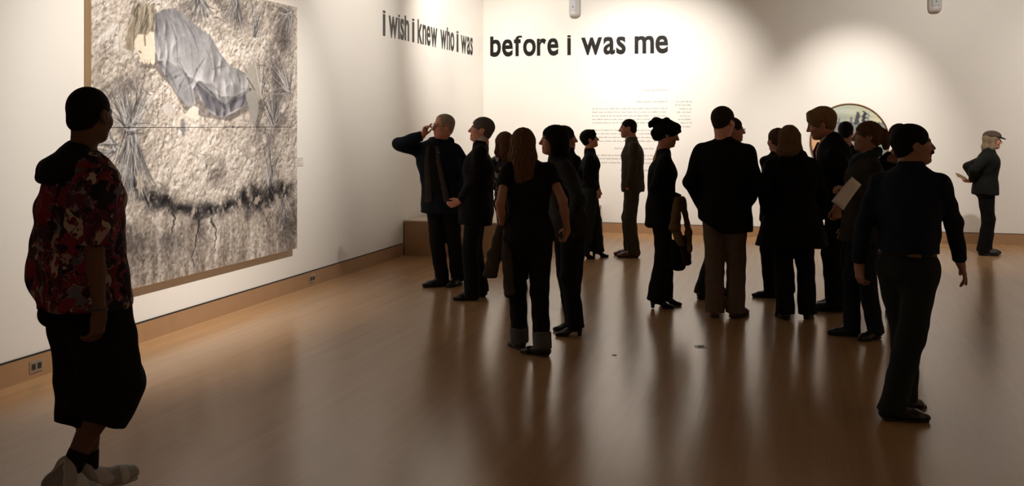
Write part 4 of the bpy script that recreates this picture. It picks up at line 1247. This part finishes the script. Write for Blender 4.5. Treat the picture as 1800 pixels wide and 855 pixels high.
# 3 grey short-haired person in black coat
def p3x(ctx):
    for sg in (-1, 1): part(ctx, 'earring', [ell(H2W(ctx, (sg * .088, -.002, -.042)), (.005, .005, .005))], .0035, M_steel)
person('short-haired grey woman in a black coat and white turtleneck, hands clasped', 838, 525, 1.74, -88, (846, 229, 0), -95, 8, female=True, skin=SKIN_P, hair=(.12, .105, .095), hair_style='short', chest=(845, 259, 0), pelvis=(838, 0),
       feet={'L': (828, -.10, 0, -92, 0), 'R': (842, .10, 0, -85, 0)}, hs=1.03, bulk=1.12,
       arms={'L': dict(w=(808, 354, -.10), hint=(.8, -.2, -.5), dir=(-.9, 0, -.4), n=(0, .7, .3), curl=25), 'R': dict(w=(808, 358, .04), hint=(.8, .3, -.5), dir=(-.9, 0, -.4), n=(0, -.7, .3), curl=25)},
       top=dict(mat=BLK, name='coat', hem=.42, ease=.02, flare=.2, collar=.025, cr=.068, wr=.005), bottom=dict(mat=BLK2, hem=.078, knee=.078), extras=[shirt_collar(WHITEC, .062, .062, .0), p3x], seed=3)

# 4 woman behind with patterned top
P4TOP = pattern_mat('black_white_print', [(0.40, (0.012, 0.01, 0.012)), (0.50, (0.42, 0.38, 0.33)), (0.66, (0.45, 0.42, 0.36)), (0.72, (0.03, 0.02, 0.03))], 30, 0.9, 0.06)
person('brown-haired woman in a black and white print top, half hidden behind the black-coated woman', 896, 500, 1.68, -10, (886, 252, 0), -30, 0, female=True, skin=SKIN_M, hair=(.10, .045, .02), hair_style='bob', hair_len=.10, chest=(890, 278, 0), pelvis=(896, 0),
       feet={'L': (902, 0, 0, -10, 0), 'R': (918, .05, 0, 5, 0)}, arms={'L': dict(w=(893, 350, .2), hint='out'), 'R': dict(w=(915, 352, .2), hint='out')}, top=dict(mat=P4TOP, name='blouse', hem=.55, ease=.01), bottom=dict(mat=BLK2), seed=4)

# 5 long-haired woman in black T-shirt, rolled jeans
def cuffs(ctx):
    M = cloth('grey_turned_denim', (0.085, 0.085, 0.088))
    for k in 'LR':
        a, kn = ctx['an'][k], ctx['kn'][k]; d = unit(kn - a); c = a - d * .035 - ctx['fw'] * .004
        part(ctx, 'trouser_cuff', [cap(c, c + d * .125, .069, .070, .004, flat=True, flat0=True)], .009, M, label='turned-up grey jeans cuff')
c5 = person('long-haired woman walking away in a black T-shirt and dark jeans with turned-up grey cuffs', 932, 622, 1.67, -8, (919, 254, 0), -6, 0, female=True, skin=(.36, .17, .11), hair=(.11, .058, .028), hair_style='long', hair_len=.27, hair_label='long auburn hair', chest=(928, 289, 0), pelvis=(929, 0),
       feet={'L': (913, .16, 0, -28, -6), 'R': (951, -.06, 0, -62, 0)}, bulk=1.04, hs=1.0,
       arms={'L': dict(w=(884, 402, .02), hint=(-.25, -1, 0), curl=70, n=(1, 0, 0)), 'R': dict(w=(997, 406, -.03), hint=(.3, -1, 0), dir=(-.25, 0, -1), curl=52, n=(-1, .3, 0))},
       top=dict(mat=BLK2, name='t_shirt', hem=.50, sleeve='short', slen=.52, ease=.012, collar=.0, wr=.004), bottom=dict(mat=BLK2, thigh=.100, knee=.072, hem=.062, end=.07), shoe=('dress', M_leather), extras=[cuffs], seed=5, fine=True)
TAN = cloth('taupe_jacket_cloth', (0.060, 0.046, 0.034))
P = c5['P']
V_ = (1, 0, 0)
held(c5, 'jacket', 'jacket', 'taupe jacket dangling from the left hand of the long-haired woman', [
    ('body_panel', [cap(P(881, 398, -.01), P(870, 445, -.02), .025, .03, .03, w=V_, wa=.03, wb=.05), cap(P(870, 445, -.02), P(862, 484, -.02), .03, .022, .03, w=V_, wa=.052, wb=.062), cap(P(884, 402, .0), P(876, 450, .03), .02, .025, .03)], TAN, .009),
    ('sleeve', [cap(P(889, 405, -.04), P(890, 445, -.04), .024, .038, .02), cap(P(890, 445, -.04), P(896, 517, -.04), .038, .040, .02, flat=True)], TAN, .009),
    ('sleeve_lining', [ell(P(896, 519, -.04), (.036, .036, .018))], .009 and BLK2, .008)])

# 6 dark-haired woman in charcoal top and heeled boots
person('dark bobbed woman facing left in a charcoal top and heeled black boots', 990, 590, 1.69, -112, (973, 247, 0), -100, 0, female=True, skin=SKIN_M, hair=(.008, .006, .005), hair_style='bob', hair_len=.02, chest=(983, 288, .02), pelvis=(1000, .02),
       feet={'L': (1009, -.05, 0, -85, 0), 'R': (1004, .16, 0, -88, 0)}, bulk=1.1, arms={'L': dict(w=(1000, 398, -.16), hint=(.4, -.6, 0)), 'R': dict(w=(962, 392, .15), hint=(.6, .6, 0))},
       top=dict(mat=GREYTOP, name='jacket', hem=.47, ease=.015, collar=.03), bottom=dict(mat=BLK2, thigh=.092, knee=.07, hem=.072), shoe=('heel', M_leather), seed=6)

# 7 half-hidden dark-haired person
person('dark-haired woman mostly hidden behind the woman in heeled boots, facing right', 1003, 535, 1.70, 60, (994, 244, 0), 75, 0, female=True, skin=SKIN_M, hair=(.010, .007, .006), hair_style='cropcurl', chest=(1000, 272, 0), pelvis=(1003, 0),
       feet={'L': (997, .1, 0, -10, 0), 'R': (1009, .02, 0, 5, 0)}, top=dict(mat=BLK, name='sweater', hem=.5), bottom=dict(mat=BLK2), arms={'L': dict(w=(1004, 372, .12)), 'R': dict(w=(1004, 372, -.12))}, bulk=.9, seed=7)

# 8 short-haired woman looking up
person('slim short-haired woman in a black sweater looking up at the left of the wall text', 1040, 453, 1.63, 88, (1037, 245, 0), 92, 10, female=True, skin=SKIN_L, hair=(.006, .005, .005), hair_style='shortfull', chest=(1037, 269, 0), pelvis=(1037, 0),
       feet={'L': (1050, .04, 0, 86, 0), 'R': (1026, -.10, 0, 95, 0)}, arms={'R': dict(w=(1052, 333, -.14), hint=(-1, 0, -.2), dir=(.12, 0, -1), n=(-.6, .8, 0), curl=22), 'L': dict(w=(1050, 333, .16), hint=(-1, 0, 0), dir=(.1, 0, -1))}, bulk=1.02,
       top=dict(mat=BLK, name='sweater', hem=.545, ease=.006, collar=.02), bottom=dict(mat=GREENT, thigh=.1, knee=.085, hem=.108, name='flared_trousers'), shoe=('heel', M_leather), seed=8)

# 9 man in olive suit
person('man in an olive-brown suit facing left before the wall text', 1112, 452, 1.775, -95, (1104, 226, 0), -92, -3, skin=SKIN_M, hair=(.010, .008, .006), hair_style='buzz', chest=(1112, 250, 0), pelvis=(1112, 0),
       feet={'L': (1112, -.06, 0, -93, 0), 'R': (1106, .14, 0, -90, 0)}, arms={'L': dict(w=(1103, 331, -.17), hint=(1, -.4, 0), hide=True), 'R': dict(w=(1108, 331, .17), hint=(1, .4, 0))}, bulk=.98, hs=.98,
       top=dict(mat=OLIVE, name='jacket', hem=.475, ease=.016, collar=.03, flare=.4), bottom=dict(mat=OLIVE, thigh=.094, knee=.078, hem=.082), shoe=('dress', M_brownleather), extras=[shirt_collar(WHITEC, .058, .03)], seed=9)

# 10 woman with updo
c10 = person('woman with big black upswept hair, facing right, jacket and bag on her arm', 1163, 540, 1.70, 80, (1173, 236, 0), 84, -14, female=True, skin=SKIN_M, hair=(.005, .004, .004), hair_style='updo', chest=(1164, 272, 0), pelvis=(1162, 0),
       feet={'L': (1170, .06, 0, 84, 0), 'R': (1156, -.08, 0, 82, 0)}, arms={'R': dict(w=(1196, 350, -.20), hint=(-1, 0, -.6), hide=True), 'L': dict(w=(1196, 350, .12), hint=(-1, 0, -.6), hide=True)}, bulk=1.02,
       top=dict(mat=BLK, name='tunic', hem=.445, ease=.012, collar=.0, flare=.6), bottom=dict(mat=BLK2, thigh=.095, knee=.075, hem=.088), shoe=('heel', M_leather), seed=10)
P = c10['P']
TAN2 = cloth('tan_jacket_cloth', (0.135, 0.085, 0.036))
held(c10, 'jacket', 'jacket', 'tan jacket draped over the forearm of the woman with upswept hair', [
    ('body_panel', [cap(P(1192, 350, -.24), P(1186, 400, -.25), .03, .03, .03, w=V_, wa=.04, wb=.05), cap(P(1186, 400, -.25), P(1197, 430, -.25), .03, .022, .03, w=V_, wa=.05, wb=.04), cap(P(1200, 350, -.20), P(1211, 410, -.22), .028, .028, .03), cap(P(1211, 410, -.22), P(1212, 440, -.22), .028, .025, .03)], TAN2, .009),
    ('lining_panel', [cap(P(1203, 420, -.20), P(1208, 462, -.20), .03, .025, .03, w=V_, wa=.05, wb=.045)], cloth('dark_brown_lining', (0.022, 0.013, 0.009)), .009)])
held(c10, 'handbag', 'bag', 'black soft shoulder bag hanging under the tan jacket of the woman with upswept hair', [
    ('bag_body', [cap(P(1186, 430, -.13), P(1190, 466, -.13), .05, .055, .04, w=V_, wa=.055, wb=.085)], BLK, .011), ('strap', [cap(P(1192, 352, -.13), P(1186, 425, -.13), .012, .012, .01)], M_leather, .007)])

# 11 man in black blazer and khaki trousers, back view
person('broad man seen from behind in a black blazer and khaki trousers', 1275, 557, 1.83, 4, (1272, 214, 0), 34, 0, skin=SKIN_P, hair=(.030, .020, .014), hair_style='short', chest=(1272, 257, 0), pelvis=(1274, 0),
       feet={'L': (1256, 0, 0, -4, 0), 'R': (1294, -.02, 0, 28, 0)}, bulk=1.13, arms={'L': dict(w=(1234, 366, .08), hint=(-1, -.5, 0), curl=60, hide=True), 'R': dict(w=(1312, 364, .02), hint=(.5, -1, .1), hide=True)}, neck_r=.066,
       top=dict(mat=BLK, name='blazer', hem=.415, cuts=[((-.55, 0, -.83), (1238, 388))], ease=.012, collar=.05, flare=.3, cr=.070), bottom=dict(mat=KHAKI, thigh=.092, knee=.080, hem=.078, label='loose khaki trousers'), shoe=('dress', M_brownleather), seed=11, hs=1.02)

# 12 man hidden behind the blazer man
person('man in glasses facing right, face just showing beyond the broad man in the blazer', 1262, 524, 1.76, 60, (1288, 229, 0), 78, 0, skin=SKIN_L, hair=(.03, .02, .015), hair_style='short', chest=(1281, 262, 0), pelvis=(1262, 0),
       feet={'L': (1262, .12, 0, 60, 0), 'R': (1235, -.04, 0, 20, 0)}, top=dict(mat=BLK, name='jacket', hem=.47), bottom=dict(mat=GREENT), extras=[glasses], arms={'L': dict(w=(1290, 350, .2)), 'R': dict(w=(1270, 350, -.05))}, seed=12)

# 13 woman in black coat, back view
def hood13(ctx):
    nb, fw, rt_, up = ctx['nb'], ctx['fw'], ctx['rt'], ctx['up']
    part(ctx, 'hood', [cap(nb - fw * .05 + rt_ * .02 + up * .03, nb - fw * .06 + rt_ * .09 + up * .02, .06, .05, .03), cap(nb - fw * .08 - rt_ * .05 - up * .03, nb - fw * .08 + rt_ * .1 - up * .03, .06, .055, .03)], .013, BLK)
person('woman seen from behind in a wide black coat with straight brown hair to the collar', 1392, 560, 1.69, 2, (1388, 245, 0), 6, 0, female=True, skin=SKIN_L, hair=(.15, .085, .042), hair_style='bob', hair_len=.10, chest=(1391, 283, 0), pelvis=(1392, 0),
       feet={'L': (1379, -.02, 0, -25, 0), 'R': (1420, 0, 0, 10, 0)}, bulk=1.22, arms={'L': dict(w=(1350, 376, .0), hint=(-.7, -1, 0), hide=True), 'R': dict(w=(1440, 385, .10), hint=(1, -.5, 0), hide=True)},
       top=dict(mat=BLK, name='coat', hem=.375, ease=.03, flare=1.9, collar=.04, cr=.08), bottom=dict(mat=BLK2, thigh=.09, knee=.08, hem=.083), extras=[hood13], seed=13)

# 14 curly-haired person beyond
person('short curly-haired woman mostly hidden behind the woman in the wide black coat', 1362, 523, 1.66, -150, (1365, 247, 0), -40, 0, female=True, skin=SKIN_L, hair=(.10, .05, .022), hair_style='cropcurl', chest=(1368, 275, 0), pelvis=(1366, 0),
       feet={'L': (1385, 0, 0, -160, 0), 'R': (1352, -.02, 0, -88, 0)}, top=dict(mat=BLK, name='jacket', hem=.45), bottom=dict(mat=BLK2), arms={'L': dict(w=(1385, 360, 0)), 'R': dict(w=(1350, 360, 0))}, seed=14)

# 15 blond man in a dark suit with red tie
def tie15(ctx):
    front_panel('shirt_front', WHITEC, 0, .81, .70, .035, .025, .012)(ctx)
    front_panel('tie', cloth('dark_red_tie', (0.10, 0.008, 0.010)), 0, .80, .64, .018, .024, .032, 'dark red tie')(ctx)
person('tall blond man in a dark suit and red tie leaning forward to listen', 1468, 546, 1.90, -88, (1443, 218, 0), -98, -16, skin=SKIN_M, hair=(.22, .125, .055), hair_style='shortfull', brow=(.12, .07, .03), chest=(1466, 262, 0), pelvis=(1474, 0),
       feet={'L': (1466, -.06, 0, -86, 0), 'R': (1478, .16, 0, -88, 0)}, arms={'L': dict(w=(1471, 364, -.22), hint=(1, -.4, 0), curl=45, n=(0, .8, .1), dir=(0, 0, -1)), 'R': dict(w=(1460, 360, .2), hint=(1, .4, 0))}, bulk=1.04,
       top=dict(mat=BLK, name='suit_jacket', hem=.44, ease=.016, collar=.01, flare=.4, cr=.075), bottom=dict(mat=BLK2, thigh=.092, knee=.078, hem=.078), extras=[shirt_collar(WHITEC, .074, .060, .01), tie15], seed=15, hs=1.04)

# 16 woman with gathered hair and scarf, holding a paper
def scarf16(ctx):
    nb, fw, rt_, up = ctx['nb'], ctx['fw'], ctx['rt'], ctx['up']; M = cloth('dark_teal_scarf', (0.018, 0.026, 0.028))
    pr = []
    for i in range(12):
        a, b = 2 * math.pi * i / 12, 2 * math.pi * (i + 1) / 12
        f = lambda t: nb + fw * .075 * math.cos(t) + rt_ * .085 * math.sin(t) + up * (.02 - .03 * math.cos(t))
        pr.append(cap(f(a), f(b), .034, .034, .02))
    pr.append(cap(nb + fw * .11 - up * .03, nb + fw * .15 - up * .24, .03, .03, .03, w=rt_, wa=.05, wb=.06))
    part(ctx, 'scarf', pr, .01, M, wrinkle=.003, wscale=20)
c16 = person('woman with loosely gathered brown hair and a dark scarf holding up a folded sheet', 1517, 596, 1.72, -105, (1524, 241, 0), -100, 2, female=True, skin=(.34, .17, .11), hair=(.10, .052, .024), hair_style='bun', chest=(1524, 284, 0), pelvis=(1518, 0),
       feet={'L': (1536, -.02, 0, -140, 0), 'R': (1494, .10, 0, -90, 0)}, arms={'L': dict(w=(1492, 334, -.30), hint=(.7, -.2, -.8), dir=(-.9, 0, .25), n=(.2, .2, -.9), curl=40), 'R': dict(w=(1488, 400, .2), hint=(.6, .3, -.6))}, bulk=1.12,
       top=dict(mat=cloth('dark_olive_coat', (0.026, 0.022, 0.015)), name='coat', hem=.45, ease=.02, collar=.03, flare=.6), bottom=dict(mat=JEANS, thigh=.092, knee=.07, hem=.066, name='jeans'), shoe=('dress', M_leather), extras=[scarf16], seed=16)
paper(c16, [(1462, 354, -.40), (1498, 311, -.40), (1514, 325, -.38), (1482, 370, -.38)], 'folded white sheet held up by the woman with the dark scarf')

# 17 man with moustache
def p17x(ctx):
    P_, up, fw, rt_ = ctx['P'], ctx['up'], ctx['fw'], ctx['rt']
    moustache((.008, .006, .005), .032)(ctx)
    zb = ctx['pel'] + up * .032
    part(ctx, 'belt', [cap(zb, zb + up * .032, .119, .119, .002, w=rt_, wa=.163, wb=.163, flat=True, flat0=True)], .009, M_leather)
    q = zb - fw * .106 + rt_ * .085 + up * .016
    part(ctx, 'belt_patch', [cap(q - rt_ * .03, q + rt_ * .03, .012, .012, .002, w=fw, wa=.012, wb=.012)], .006, plain('tan_leather_patch', (.12, .055, .022), .6), label='tan leather patch')
person('dark-haired man with a thick moustache walking away in a dark navy shirt, looking right', 1597, 737, 1.69, 24, (1605, 256, 0), 74, 5, skin=(.34, .17, .11), hair=(.007, .006, .005), hair_style='short', chest=(1599, 304, 0), pelvis=(1595, 0),
       feet={'L': (1589, .14, .02, 35, -12), 'R': (1573, -.02, 0, 78, 0)}, bulk=.97, fine=True,
       arms={'R': dict(w=(1689, 466, .02), hint=(1, -.5, -.1), dir=(.35, 0, -1), n=(-.8, .4, 0), curl=20, point=1), 'L': dict(w=(1510, 464, .12), hint=(-1, -.5, 0), dir=(.05, 0, -1), n=(.9, .3, 0), curl=30)},
       top=dict(mat=NAVYSH, name='shirt', hem=.566, ease=.012, collar=.035, wr=.005, cr=.07, cuff=.038), bottom=dict(mat=GREENT, thigh=.105, knee=.082, hem=.078, top=.585), shoe=('dress', M_leather), extras=[p17x], seed=17, hs=1.02)

# 18 person hidden behind the moustached man
def scarf18(ctx):
    nb, fw, rt_, up = ctx['nb'], ctx['fw'], ctx['rt'], ctx['up']
    part(ctx, 'collar', [cap(nb - up * .02, nb + up * .03, .085, .07, .01, w=rt_, wa=.11, wb=.075, flat=True)], .01, cloth('dusty_pink_collar', (0.22, 0.11, 0.08)), label='dusty pink collar')
person('brown-haired woman with a dusty pink collar, hidden behind the moustached man', 1584, 560, 1.72, -10, (1580, 243, 0), -10, 0, female=True, skin=SKIN_L, hair=(.035, .014, .008), hair_style='cropcurl', chest=(1570, 283, 0), pelvis=(1586, 0),
       feet={'L': (1572, .05, 0, -20, 0), 'R': (1592, 0, 0, 10, 0)}, top=dict(mat=BLK, name='jacket', hem=.48), bottom=dict(mat=BLK2), extras=[scarf18], arms={'L': dict(w=(1562, 380, .1)), 'R': dict(w=(1600, 380, .1))}, seed=18)

# 19 woman in a cap, far right
def cap19(ctx):
    M = cloth('grey_brown_cap_cloth', (0.10, 0.075, 0.055)); hs = ctx['hs']
    w = lambda p: H2W(ctx, p)
    o = part(ctx, 'cap', [ell(w((0, -.012, .060)), np.array((.098, .122, .078)) * hs, ctx['Mh'].T)], .009, M, cuts=[(-ctx['Mh'][:, 2], w((0, 0, .045)))])
    part(ctx, 'cap_brim', [cap(w((0, .085, .050)), w((0, .155, .030)), .012, .008, .01, w=ctx['rt'], wa=.075 * hs, wb=.05 * hs)], .007, BLK2, o, 'black brim')
c19 = person('woman in a peaked cap with long grey-blond hair, alone at the far right', 1733, 448, 1.63, 86, (1745, 247, 0), 88, -4, female=True, skin=SKIN_P, hair=(.30, .22, .14), hair_style='long', hair_len=.17, chest=(1737, 271, 0), pelvis=(1732, 0),
       feet={'L': (1735, .08, 0, 86, 0), 'R': (1731, -.08, 0, 88, 0)}, bulk=1.12, arms={'R': dict(w=(1707, 318, .02), hint=(-1, -.3, -.6), dir=(-1, -.35, -.05), n=(0, .6, .8), curl=35), 'L': dict(w=(1716, 322, .12), hint='back')},
       top=dict(mat=cloth('dark_green_black_jacket', (0.012, 0.013, 0.011)), name='jacket', hem=.485, ease=.025, collar=.035, flare=1.0, cr=.066), bottom=dict(mat=BLK, thigh=.098, knee=.085, hem=.085), shoe=('sneaker', M_leather, M_sole), extras=[cap19], seed=19)
paper(c19, [(1679, 304, -.10), (1698, 313, -.10), (1697, 319, .02), (1683, 311, .02)], 'small white sheet held behind the back of the woman in the cap')

# 20 balding person in the distance
person('balding dark-haired man in the distance before the round painting', 1488, 484, 1.72, 10, (1487, 233, 0), 10, -8, skin=SKIN_M, hair=(.012, .010, .009), hair_style='receding', chest=(1488, 262, 0), pelvis=(1488, 0),
       feet={'L': (1480, 0, 0, 0, 0), 'R': (1494, 0, 0, 10, 0)}, top=dict(mat=BLK, name='jacket', hem=.45), bottom=dict(mat=BLK2), arms={'L': dict(w=(1474, 350, .1)), 'R': dict(w=(1500, 350, .1))}, bulk=.92, seed=20)
